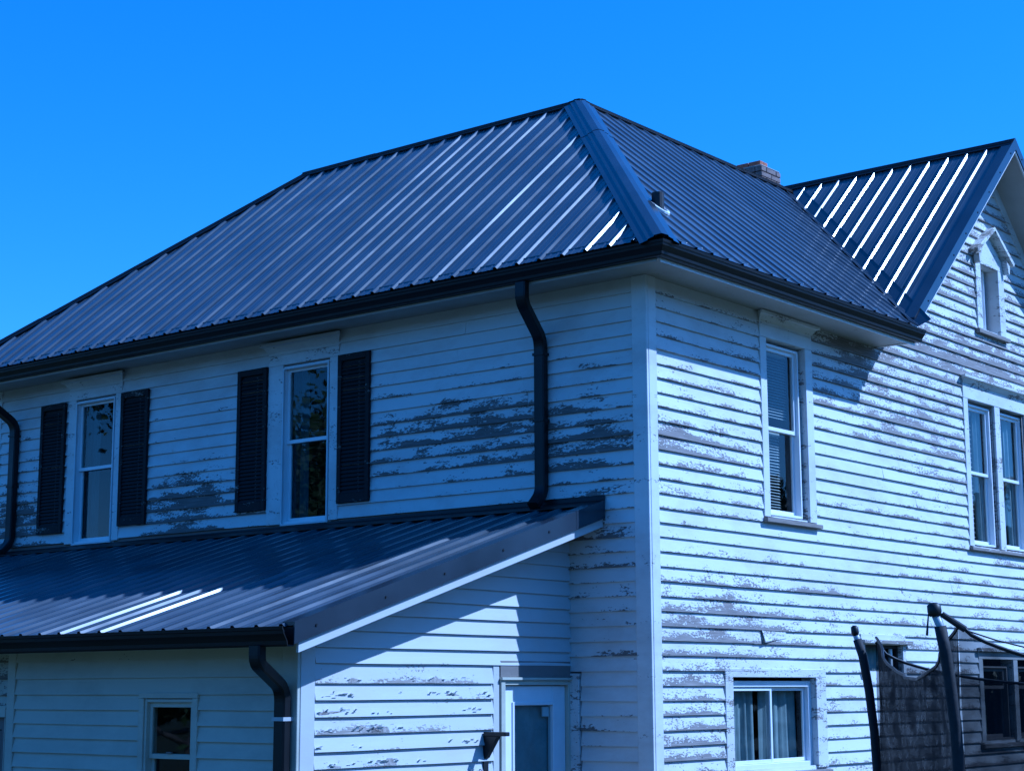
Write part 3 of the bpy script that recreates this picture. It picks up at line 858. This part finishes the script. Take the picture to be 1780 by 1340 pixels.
# valley flashing
vd = Vector((xv1 - xv0, AX - EX, RZ - EZ)).normalized()
mb = MB()
vB = (Vector((-1, 0, 0)) + vd * vd.x).normalized(); vG = (Vector((0, -1, 0)) + vd * vd.y).normalized()
p0 = Vector((xv0, EX, EZ)); p1 = Vector((xv1, AX, RZ)); upv = Vector((0, 0, .022))
mb.loft([[p + vB * .13 + upv, p + vB * .12 + upv * .6, p + upv * .3, p + vG * .12 + upv * .6, p + vG * .13 + upv] for p in (p0, p1)], False, False)
mb.build('valley_flashing', M['trim_metal'], roof)

# gable rakes: soffit, white barge edge and metal trim, both slopes
for s in (-1, 1):
    def Q(x, y, dz): return (GX + s * x, y, GZ - GM * x + dz)
    xe = GX - xv0 + (-.11 if s < 0 else .05)
    quadpart('rake_soffit', [Q(0, GY + .02, -.10), Q(xe, GY + .02, -.10), Q(xe, .03, -.10), Q(0, .03, -.10)], M['soffit'] if s > 0 else M['soffit'], (0, 0, .02), .2)
    mb = MB(); mb.loft([[Q(0, GY, -.135), Q(0, GY, .0), Q(0, GY + .018, .0), Q(0, GY + .018, -.135)], [Q(xe, GY, -.135), Q(xe, GY, .0), Q(xe, GY + .018, .0), Q(xe, GY + .018, -.135)]], True, True, .3)
    mb.build('barge_board', M['trim'], house)
    mb = MB(); mb.loft([[Q(0, GY - .012, -.105), Q(0, GY - .012, .028), Q(0, GY + .11, .028), Q(0, GY + .11, .003), Q(0, GY - .003, .003), Q(0, GY - .003, -.105)], [Q(xe, GY - .012, -.105), Q(xe, GY - .012, .028), Q(xe, GY + .11, .028), Q(xe, GY + .11, .003), Q(xe, GY - .003, .003), Q(xe, GY - .003, -.105)]], True, True)
    mb.build('rake_trim', M['trim_metal'], roof)
    mb = MB()
    for k in range(9):
        x = .15 + k * .32
        if x > xe: break
        c = Vector(Q(x, GY - .012, -.05))
        i = [mb.pt(c + Vector((.008 * math.cos(t), d_, .008 * math.sin(t)))) for d_ in (0, -.006) for t in [q * 1.0472 for q in range(6)]]
        for q in range(6): mb.f.append((i[q], i[(q + 1) % 6], i[6 + (q + 1) % 6], i[6 + q]))
        mb.f.append(tuple(i[6:]))
    mb.build('trim_screws', M['gutter'], roof, kind='stuff')
    # frieze board on the wall under the rake soffit
    mb = MB(); mb.loft([[Q(0, -.026, -.25), Q(0, -.026, -.1), Q(0, .002, -.1), Q(0, .002, -.25)], [Q(xe, -.026, -.25), Q(xe, -.026, -.1), Q(xe, .002, -.1), Q(xe, .002, -.25)]], True, True, .35)
    if s > 0: mb.build('frieze_board', M['trim'], house)

# lean-to rake
def QL(x, y, dz): return (x, y, lz(x) + dz)
x0_, x1_ = LEX - .03, -.028
mb = MB(); mb.loft([[QL(x, LY - .012, -.115), QL(x, LY - .012, .026), QL(x, LY + .10, .026), QL(x, LY + .10, .002), QL(x, LY - .003, .002), QL(x, LY - .003, -.115)] for x in (x0_, -.36)], True, True)
mb.build('rake_trim', M['trim_metal'], lroof)
mb = MB(); mb.loft([[QL(x, LY - .014, -.117), QL(x, LY - .014, .028), QL(x, LY + .10, .028), QL(x, LY + .10, .0), QL(x, LY - .001, .0), QL(x, LY - .001, -.117)] for x in (-.40, x1_)], True, True)
mb.build('rake_trim', M['trim_metal'], lroof)
mb = MB(); mb.loft([[QL(x, LY + .012, -.185), QL(x, LY + .012, -.02), QL(x, LY + .034, -.02), QL(x, LY + .034, -.185)] for x in (LEX + .03, -.02)], True, True, .12)
mb.build('barge_board', M['paint_lean'], house)
quadpart('rake_soffit', [QL(LEX + .02, LY + .036, -.10), QL(-.004, LY + .036, -.10), QL(-.004, .79, -.10), QL(LEX + .02, .79, -.10)], M['soffit'], (0, 0, .02), .1)
quadpart('eave_soffit', [(LEX + .03, .76, 2.645), (-2.98, .76, 2.645), (-2.98, YL, 2.645), (LEX + .03, YL, 2.645)], M['paint_old'], (0, 0, .015), .45)
a = MB(); a.box(LEX + .0, LEX + .02, LY + .035, YL, 2.60, LEZ - .012, .6); a.build('fascia', M['bare'], house)
mb = MB()
for x in (-3.2, -2.55, -1.95, -1.3, -.75):
    c = Vector(QL(x, LY - .012, -.05))
    i = [mb.pt(c + Vector((.009 * math.cos(t), d_, .009 * math.sin(t)))) for d_ in (0, -.006) for t in [q * 1.0472 for q in range(6)]]
    for q in range(6): mb.f.append((i[q], i[(q + 1) % 6], i[6 + (q + 1) % 6], i[6 + q]))
    mb.f.append(tuple(i[6:]))
mb.build('trim_screws', M['gutter'], lroof, kind='stuff')
# wall flashing along the top of the lean-to roof
mb = MB(); mb.loft([[(-.022, y, 3.81 - .006 * (y - .4)), (-.026, y, 3.81 - .006 * (y - .4)), (-.03, y, lz(-.03) + .03), (-.20, y, lz(-.20) + .027), (-.20, y, lz(-.20) + .022), (-.022, y, lz(-.03) + .02)] for y in (LY - .01, 3.0, 6.0, YL)], True, True)
mb.build('wall_flashing', M['gutter'], lroof)

# ------------------------------------------------------------------ gutters and downspouts
GP = [(0, .125), (0, .004), (.012, 0), (.062, 0), (.070, .012), (.074, .035), (.090, .060), (.104, .078), (.108, .100), (.116, .104), (.120, .125), (.112, .126), (.108, .110), (.100, .102), (.096, .080), (.066, .035), (.060, .012), (.008, .010), (.008, .125)]
def gut(name, ends, fn, parent=house):
    mb = MB(); mb.loft([[fn(d_, z_, e) for d_, z_ in GP] for e in ends], True, True)
    return mb.build(name, M['gutter'], parent)
FA = SO - .021
gut('gutter', (0, 1), lambda d_, z_, e: (FA - d_, (FA - d_) if e == 0 else YL + .5, 5.528 + z_ * .87))
gut('gutter', (0, 1), lambda d_, z_, e: ((FA - d_ + .0005) if e == 0 else 3.90, FA - d_ - .0008, 5.528 + z_ * .87))
gut('gutter', (0, 1), lambda d_, z_, e: (LEX - d_ * .9 - .001, LY + .02 if e == 0 else YL, LEZ - .138 + z_))

def spout(name, pts, w=.052, t=.036, parent=house, axis=(0, 1, 0)):
    """rectangular downspout swept along pts, wide side along axis"""
    ax = Vector(axis); pts = [Vector(p) for p in pts]; rings = []
    for i, p in enumerate(pts):
        dd = (pts[min(i + 1, len(pts) - 1)] - pts[max(i - 1, 0)]).normalized()
        nn = dd.cross(ax).normalized()
        c = [(-w, -t * .7), (-w * .8, -t), (w * .8, -t), (w, -t * .7), (w, t * .7), (w * .8, t), (-w * .8, t), (-w, t * .7)]
        rings.append([p + ax * a_ + nn * b_ for a_, b_ in c])
    mb = MB(); mb.loft(rings, True, True)
    return mb.build(name, M['gutter'], parent, bevel=.0)

def curve(ctrl, n=6):
    """rounded polyline through the control points"""
    out = []; P = [Vector(p) for p in ctrl]
    out.append(P[0])
    for i in range(1, len(P) - 1):
        a, b, c = P[i - 1], P[i], P[i + 1]
        r = min(.09, (a - b).length * .45, (c - b).length * .45)
        s = b + (a - b).normalized() * r; e = b + (c - b).normalized() * r
        for k in range(n + 1):
            t = k / n
            out.append(s * (1 - t) ** 2 + b * 2 * t * (1 - t) + e * t * t)
    out.append(P[-1]); return out
for yy, yo in ((1.004, .86), (8.22, 8.17)):
    ds = spout('downspout', curve([(FA - .05, yo, 5.52), (FA - .05, yo, 5.36), (-.062, yy, 5.14), (-.062, yy, 4.5), (-.062, yy, lz(-.06) + .13), (-.17, yy, lz(-.17) + .055)]))
    for zz in (5.0, 4.45):
        b = MB(); b.box(-.105, -.020, yy - .056, yy + .056, zz, zz + .022); b.build('strap', M['gutter'], ds)
ds = spout('downspout', curve([(LEX - .05, .715, LEZ - .13), (LEX - .05, .715, 2.47), (-3.062, .84, 2.31), (-3.062, .84, 1.6), (-3.062, .84, .12)]))
b = MB(); b.box(-3.105, -3.012, .784, .896, 2.10, 2.125); b.build('strap', M['steel'], ds)

# ------------------------------------------------------------------ vent pipe and chimney
v = MB(); v.tube([(.365, .102, 6.10), (.365, .102, 6.315)], .052, 16)
vp_ = v.build('vent_pipe', M['black'], roof, smooth=False)
v = MB(); v.tube([(.365, .102, 6.31), (.365, .102, 6.322)], .056, 16); v.build('rim', M['black'], vp_) if False else None
sl = MB(); sl.tube([(.365 + .085 * math.cos(t), .102 + .085 * math.sin(t), 6.188 + PM * .085 * math.sin(t) + .012) for t in [k * math.pi / 8 for k in range(17)]], .016, 6); sl.build('pipe_seal', M['seal'], roof)

CX0, CY0, CW, CD_ = 7.36, 3.22, .415, .43
core = MB(); core.box(CX0 + .012, CX0 + CW - .012, CY0 + .012, CY0 + CD_ - .012, RZ - .02, 8.80)
chim = core.build('chimney', M['mortar'], house)
bm_cache = {}
def brick(x0, x1, y0, y1, z0, z1, mat):
    key = (round(x1 - x0, 3), round(y1 - y0, 3), mat)
    j = lambda: random.uniform(-.003, .003)
    if key not in bm_cache:
        mb = MB(); hx, hy, hz = (x1 - x0) / 2, (y1 - y0) / 2, (z1 - z0) / 2
        mb.box(-hx, hx, -hy, hy, -hz, hz)
        o = mb.build('brick', M[mat], chim, bevel=.004); bm_cache[key] = o
    else:
        o = bm_cache[key].copy(); col.objects.link(o); o.parent = chim
    o.location = ((x0 + x1) / 2 + j(), (y0 + y1) / 2 + j(), (z0 + z1) / 2)
    o.rotation_euler = (0, 0, random.uniform(-.012, .012))
z = RZ + .005; k = 0
while z < 8.76:
    ex = .026 if z > 8.60 else .0
    X0, X1, Y0, Y1 = CX0 - ex, CX0 + CW + ex, CY0 - ex, CY0 + CD_ + ex
    t = .095; gp = .011
    def course(a0, a1, odd):
        n = 2; w_ = (a1 - a0 - gp * (n - 1)) / n
        if odd: return [(a0, a0 + w_ * .5), (a0 + w_ * .5 + gp, a0 + w_ * 1.5 + gp), (a0 + w_ * 1.5 + 2 * gp, a1)]
        return [(a0 + i * (w_ + gp), a0 + i * (w_ + gp) + w_) for i in range(n)]
    odd = k % 2
    for (a_, b_) in course(X0, X1, odd):
        brick(a_, b_, Y0, Y0 + t, z, z + .058, 'brick'); brick(a_, b_, Y1 - t, Y1, z, z + .058, 'brick')
    for (a_, b_) in course(Y0 + t + gp, Y1 - t - gp, 1 - odd):
        brick(X0, X0 + t, a_, b_, z, z + .058, 'brick'); brick(X1 - t, X1, a_, b_, z, z + .058, 'brick')
    z += .0685; k += 1
cp = MB(); cp.box(CX0 - .02, CX0 + CW + .02, CY0 - .02, CY0 + CD_ + .02, z - .006, z + .014); cp.build('mortar_cap', M['mortar'], chim, bevel=.008)
for a_, b_ in ((CY0 + .03, CY0 + .2), (CY0 + .21, CY0 + .38)):
    brick(CX0 + .03, CX0 + .12, a_, b_, z + .014, z + .085, 'brick_red'); 
brick(CX0 + .13, CX0 + .22, CY0 + .03, CY0 + .13, z + .014, z + .085, 'brick_red')

# ------------------------------------------------------------------ loose and curled paint on the lean-to end wall
fl = MB()
def flake(wall, mbk, u, z, n, w, h, curl):
    K = 4; ids = []
    tilt = random.uniform(-.4, .4)
    for i in range(K + 1):
        t = i / K; ang = curl * t
        zz = z + h * (t if curl == 0 else math.sin(ang) / curl); nn = n + h * (0 if curl == 0 else (1 - math.cos(ang)) / curl)
        jl = random.uniform(-.2, .2) * w; jr = random.uniform(-.2, .2) * w
        ids.append((mbk.pt(wall.P(u - w / 2 + jl + tilt * h * t, zz, nn)), mbk.pt(wall.P(u + w / 2 + jr + tilt * h * t, zz, nn))))
    for a_, b_ in zip(ids, ids[1:]): mbk.f.append((a_[0], a_[1], b_[1], b_[0]))
for z, e in rowsLF:
    if z > 2.36: continue
    for _ in range(random.randint(4, 9)):
        u = random.uniform(-2.78, -1.18); cl = random.randint(1, 4)
        for c in range(cl):
            flake(LF, fl, u + c * random.uniform(.02, .05), z + random.uniform(.002, .03), .0185, random.uniform(.015, .05), random.uniform(.015, .04), random.choice((-1, 1)) * random.uniform(.6, 1.8) if random.random() < .3 else random.uniform(.5, 1.8))
fl.build('paint_flakes', M['flake'], wall_lf, kind='stuff')
bp = MB(); fl2 = MB()
for z, e in rowsLF:
    if z > 2.36 or z < 1.0: continue
    for _ in range(random.randint(2, 5)):
        w_ = random.choice((.03, .05, .07, .12)) * random.uniform(.7, 1.4); h_ = random.uniform(.02, .052)
        u = random.uniform(-2.83 + w_, -1.0 - w_); ring = []
        nb = 7
        for q in range(nb): ring.append((u - w_ + 2 * w_ * q / (nb - 1), random.uniform(-.001, .003)))
        for q in range(nb): ring.append((u + w_ - 2 * w_ * q / (nb - 1) + random.uniform(-.008, .008), h_ * (.35 + .65 * math.sin((q + .5) / nb * math.pi)) * random.uniform(.7, 1.15)))
        face = lambda dz: .0245 - .020 * dz / e
        bp.f.append(tuple(bp.pt(LF.P(a_, z + b_ + .003, face(b_) + .0012)) for a_, b_ in ring))
        for q in range(random.randint(1, 4)):
            a_, b_ = random.choice(ring[nb:])
            flake(LF, fl2, a_, z + b_, face(b_) + .001, random.uniform(.012, .04), random.uniform(.012, .032), random.uniform(.9, 2.2))
bp.build('bare_patches', M['bare_light'], wall_lf, kind='stuff')
fl2.build('paint_flakes', M['flake'], wall_lf, kind='stuff')
fl = MB()
for _ in range(260):
    u = random.uniform(.15, 5.8); z = ROW0 + EXPO * random.randint(-30, 3)
    if any(h[0] - .03 < u < h[1] + .03 and h[2] - .05 < z < h[3] for h in casB): continue
    flake(WB, fl, u, z + random.uniform(-.002, .01), .019, random.uniform(.008, .03), random.uniform(.008, .02), random.uniform(.4, 1.8))
fl.build('paint_flakes', M['flake'], wall_b, kind='stuff')
fl = MB()
for _ in range(150):
    u = random.choice((random.uniform(.15, .95), random.uniform(1.1, 2.9), random.uniform(4.75, 5.95)))
    z = ROW0 + EXPO * random.randint(-9, -1)
    flake(WA, fl, u, z + random.uniform(-.002, .01), .019, random.uniform(.01, .035), random.uniform(.008, .02), random.uniform(.4, 1.6))
fl.build('paint_flakes', M['flake'], wall_a, kind='stuff')
# a split board end hanging out of the sunlit wall
sp = MB(); q0 = WB.P(1.93, 2.70, .02)
sp.loft([[WB.P(1.62, 2.80, .016), WB.P(1.62, 2.685, .055), WB.P(1.62, 2.675, .05), WB.P(1.62, 2.80, .010)], [WB.P(1.80, 2.80, .016), WB.P(1.80, 2.695, .03), WB.P(1.80, 2.69, .024), WB.P(1.80, 2.80, .010)], [WB.P(2.02, 2.80, .014), WB.P(2.02, 2.72, .022), WB.P(2.02, 2.715, .018), WB.P(2.02, 2.80, .01)]], True, True, .5)
sp.build('split_board', M['paint'], wall_b)

# ------------------------------------------------------------------ bracket on the lean-to wall beside the door
br = thing('wall_bracket', 'black triangular metal bracket on the peeling wall left of the door', 'bracket', (-1.07, .76, 1.80))
o = MB(); o.box(-.028, .028, -.21, .0, .16, .19); o.build('arm', M['lamp_black'], br, bevel=.004)
o = MB(); o.loft([[(x, -.001, .0), (x, -.02, .0), (x, -.13, .1595), (x, -.001, .1595)] for x in (-.022, .022)], True, True); o.build('gusset', M['lamp_black'], br, bevel=.002)
o = MB(); o.box(-.026, .026, -.006, .003, -.10, .1595); o.build('wall_plate', M['lamp_black'], br)

# ------------------------------------------------------------------ trampoline with torn enclosure
TC = Vector((-.89, -4.13, 0)); TR = 2.15
tramp = thing('trampoline', 'round trampoline with bent black foam poles and sagging torn black net', 'trampoline', TC)
def T(p): return Vector(p) - TC
NEAR = [(-3.005, -3.778, 2.66), (-2.995, -3.797, 2.60), (-2.988, -3.814, 2.481), (-2.980, -3.829, 2.312), (-2.974, -3.844, 2.116), (-2.971, -3.849, 1.894), (-2.975, -3.85, 1.3), (-2.985, -3.85, .86)]
FAR = [(-.530, -2.026, 2.655), (-.523, -2.034, 2.62), (-.508, -2.062, 2.508), (-.493, -2.091, 2.28), (-.482, -2.112, 2.016), (-.478, -2.12, 1.755), (-.478, -2.12, 1.2), (-.478, -2.12, .86)]
third = [tuple(2 * TC.xy[i] - p[i] for i in (0, 1)) + (p[2],) for p in FAR]
fourth = [tuple(2 * TC.xy[i] - p[i] for i in (0, 1)) + (p[2],) for p in NEAR]
for k, pl in enumerate((NEAR, FAR, third, fourth)):
    pole = MB(); pole.tube([T((p[0], p[1], p[2])) for p in pl], .021, 10)
    po = pole.build('pole', M['steel'], tramp, smooth=True)
    fo = MB(); fo.tube([T(p) for p in pl[1:]], .030, 14); fo.build('foam_sleeve', M['foam'], po, smooth=True)
    cp = MB(); top = T(pl[0]); cp.tube([top + Vector((0, 0, -.01)), top + Vector((-.002, .002, .012)), top + Vector((-.004, .004, .045)), top + Vector((-.004, .004, .058))], ([.028, .036, .034, .016] if k == 0 else [.022, .027, .025, .012]), 12); cp.build('cap', M['black'], po, smooth=True)
    lg = MB(); b = T((pl[-1][0], pl[-1][1], .86)); lg.tube([b, b + Vector((0, 0, -.84))], .024, 10); lg.build('leg', M['steel'], tramp, smooth=True)
# loose strap and foam stub on the near pole
st = MB(); t0 = T(NEAR[0])
rv = Vector((rt.x, rt.y, 0)).normalized()
st.tube([t0 + Vector((0, 0, .03)) - rv * .025, t0 + Vector((0, 0, 0)) - rv * .034, t0 + Vector((0, 0, -.05)) - rv * .040, t0 + Vector((0, 0, -.105)) - rv * .046], [.004, .004, .005, .007], 6)
st.build('strap', M['black'], tramp)
fs = MB(); fs.tube([t0 + rv * .034 + Vector((0, 0, .0)), t0 + rv * .145 - Vector((0, 0, .075))], [.016, .018], 10); fs.build('rail_sleeve', M['foam'], tramp)
rp = MB(); Lp = T(fourth[0]); Lp = T(third[0])
rail = [t0 + rv * .02 + Vector((0, 0, .01)), t0 + rv * .15 - Vector((0, 0, .08)), t0 + rv * .30 - Vector((0, 0, .13)), t0 + rv * .48 - Vector((0, 0, .175)), t0 + rv * .9 - Vector((0, 0, .2)), Lp]
rp.tube(rail, .004, 6); rp.build('top_cord', M['black'], tramp)
# net: panel between the two poles with a sagging top edge, and the panel running on to the next pole
def netpanel(name, A, B_, topf, mat, amp=.03, nu=44, nv=16, zb=.86, seed=0, bot=None):
    mb = MB(); g_ = []
    for j in range(nv + 1):
        row = []
        for i in range(nu + 1):
            u = i / nu; v_ = j / nv
            a = Vector(A); b = Vector(B_)
            base = a.lerp(b, u); base.z = 0
            zt = topf(u)
            z_ = zt + (zb - zt) * v_
            outw = (base - Vector((TC.x, TC.y, 0))).normalized()
            w_ = amp * (mnoise.noise((u * 7 + seed, z_ * 2.2, 1.3)) + .6 * mnoise.noise((u * 17 + seed, z_ * 3 + u * 6, 4.1)) * (1 - .5 * v_))
            row.append(mb.pt(T(base + outw * w_ + Vector((0, 0, z_)))))
        g_.append(row)
    for j in range(nv):
        for i in range(nu): mb.f.append((g_[j][i], g_[j][i + 1], g_[j + 1][i + 1], g_[j + 1][i]))
    ob = mb.build(name, mat, tramp, smooth=True)
    hm = MB(); hm.tube([mb.v[i] for i in g_[0]], .010, 6); hm.build('net_hem', M['black'], tramp)
    return ob
def sag(u):
    # u: 0 at the far pole, 1 at the near pole
    pts = [(0, 2.63), (.06, 2.57), (.16, 2.47), (.28, 2.40), (.42, 2.355), (.56, 2.345), (.68, 2.37), (.80, 2.44), (.9, 2.53), (1, 2.60)]
    for (a, za), (b, zb_) in zip(pts, pts[1:]):
        if a <= u <= b: return za + (zb_ - za) * (u - a) / (b - a)
    return pts[-1][1]
nA = (-.47, -2.14, 0); nB_ = (-2.93, -3.86, 0)
netpanel('net', nA, nB_, sag, M['net'])
netpanel('net', nB_, (third[0][0], third[0][1], 0), lambda u: 2.62 - .35 * min(1, u * 2.6) ** .6, M['net_thin'], seed=5)
netpanel('net', nA, (fourth[0][0], fourth[0][1], 0), lambda u: 2.62 - .30 * math.sin(min(1, u) * math.pi) ** .5 - .02, M['net_thin'], seed=9)
# frame ring, padded rim and jumping mat
rg = MB(); rg.tube([(TR * math.cos(t), TR * math.sin(t), .86) for t in [k * 2 * math.pi / 48 for k in range(49)]], .024, 8); rg.build('frame_ring', M['steel'], tramp, smooth=True)
pdm = MB(); K = 48
pi_ = [[pdm.pt((r_ * math.cos(k * 2 * math.pi / K), r_ * math.sin(k * 2 * math.pi / K), z_)) for k in range(K)] for r_, z_ in ((1.85, .885), (2.2, .885), (2.2, .91), (1.85, .91))]
for a_, b_ in zip(pi_, pi_[1:] + pi_[:1]):
    for k in range(K): pdm.f.append((a_[k], a_[(k + 1) % K], b_[(k + 1) % K], b_[k]))
pdm.build('pad', M['foam'], tramp)
mt = MB(); mt.f.append(tuple(mt.pt((1.84 * math.cos(k * 2 * math.pi / K), 1.84 * math.sin(k * 2 * math.pi / K), .87)) for k in range(K))); mt.build('mat', M['black'], tramp)

# ------------------------------------------------------------------ trees across the yard (they show in the window glass)
def tree(loc, h, r, label, seed, leaves=5000):
    random.seed(seed)
    t = thing('tree', label, 'tree', loc)
    tk = MB(); tips = []
    def limb(p, d_, ln, rd, depth):
        pts = [p]; rad = [rd]
        for k in range(5):
            d_ = (d_ + Vector((random.uniform(-.18, .18), random.uniform(-.18, .18), random.uniform(-.04, .14)))).normalized()
            pts.append(pts[-1] + d_ * ln / 5); rad.append(rd * (1 - .12 * (k + 1)))
        tk.tube(pts, rad, 7)
        if depth == 0: tips.extend(pts[2:]); return
        for k in range(4 if depth > 1 else 3):
            q = pts[random.randint(2, 5)]
            ang = random.uniform(0, 6.28); el = random.uniform(.2, .9)
            limb(q, Vector((math.cos(ang) * math.cos(el), math.sin(ang) * math.cos(el), math.sin(el))), ln * .62, rad[-1] * .7, depth - 1)
    limb(Vector((0, 0, 0)), Vector((0, 0, 1)), h * .5, h * .03, 3)
    tk.build('trunk', M['bark'], t, smooth=True)
    cr = MB()
    for _ in range(leaves):
        c = random.choice(tips) + Vector((random.gauss(0, .35), random.gauss(0, .35), random.gauss(0, .3)))
        a = Vector((random.gauss(0, 1), random.gauss(0, 1), random.gauss(0, 1))).normalized(); b = a.orthogonal().normalized()
        s = random.uniform(.05, .10)
        cr.f.append(tuple(cr.pt(c + q) for q in (a * s, b * s * .6, -a * s, -b * s * .6)))
    cr.build('crown', M['leaf'], t)
tree((-13.0, 15.2, 0), 12.5, 3, 'leafy tree in the yard facing the shuttered windows', 3, 16000)
tree((-10.5, 10.6, 0), 5.0, 2, 'bare pale branched tree in the yard facing the lean-to window', 11, 300)
tree((-24, 20, 0), 11, 3, 'tall leafy tree far across the yard', 5)

# unseen ring of leaf clumps, added to block horizon light except behind the house
random.seed(21)
tl = MB()
for k in range(150):
    az = k / 150 * 2 * math.pi
    dga = math.degrees((az - YAW + math.pi) % (2 * math.pi) - math.pi)
    if abs(dga) < 32: continue
    west = 105 < math.degrees(az) < 165
    rr_ = random.uniform(85, 100) if west else random.uniform(52, 64)
    hh = random.uniform(6, 8) if west else random.uniform(8, 11)
    c = Vector((rr_ * math.cos(az), rr_ * math.sin(az), 0))
    for j in range(700):
        th = random.uniform(0, 6.28); ph_ = random.uniform(0, 1)
        q = c + Vector((math.cos(th) * 3.4 * math.sin(ph_ * 3.14) ** .5, math.sin(th) * 3.4 * math.sin(ph_ * 3.14) ** .5, .4 + hh * ph_))
        a = Vector((random.gauss(0, 1), random.gauss(0, 1), random.gauss(0, 1))).normalized(); b = a.orthogonal().normalized()
        sz_ = random.uniform(.25, .5)
        tl.f.append(tuple(tl.pt(q + e_) for e_ in (a * sz_, b * sz_ * .7, -a * sz_, -b * sz_ * .7)))
tlo = tl.build('horizon_blocker', M['leaf']); tlo['kind'] = 'stuff'; tlo['label'] = 'unseen ring of dark green leaf clumps added to block low skylight'; tlo['category'] = 'wood'
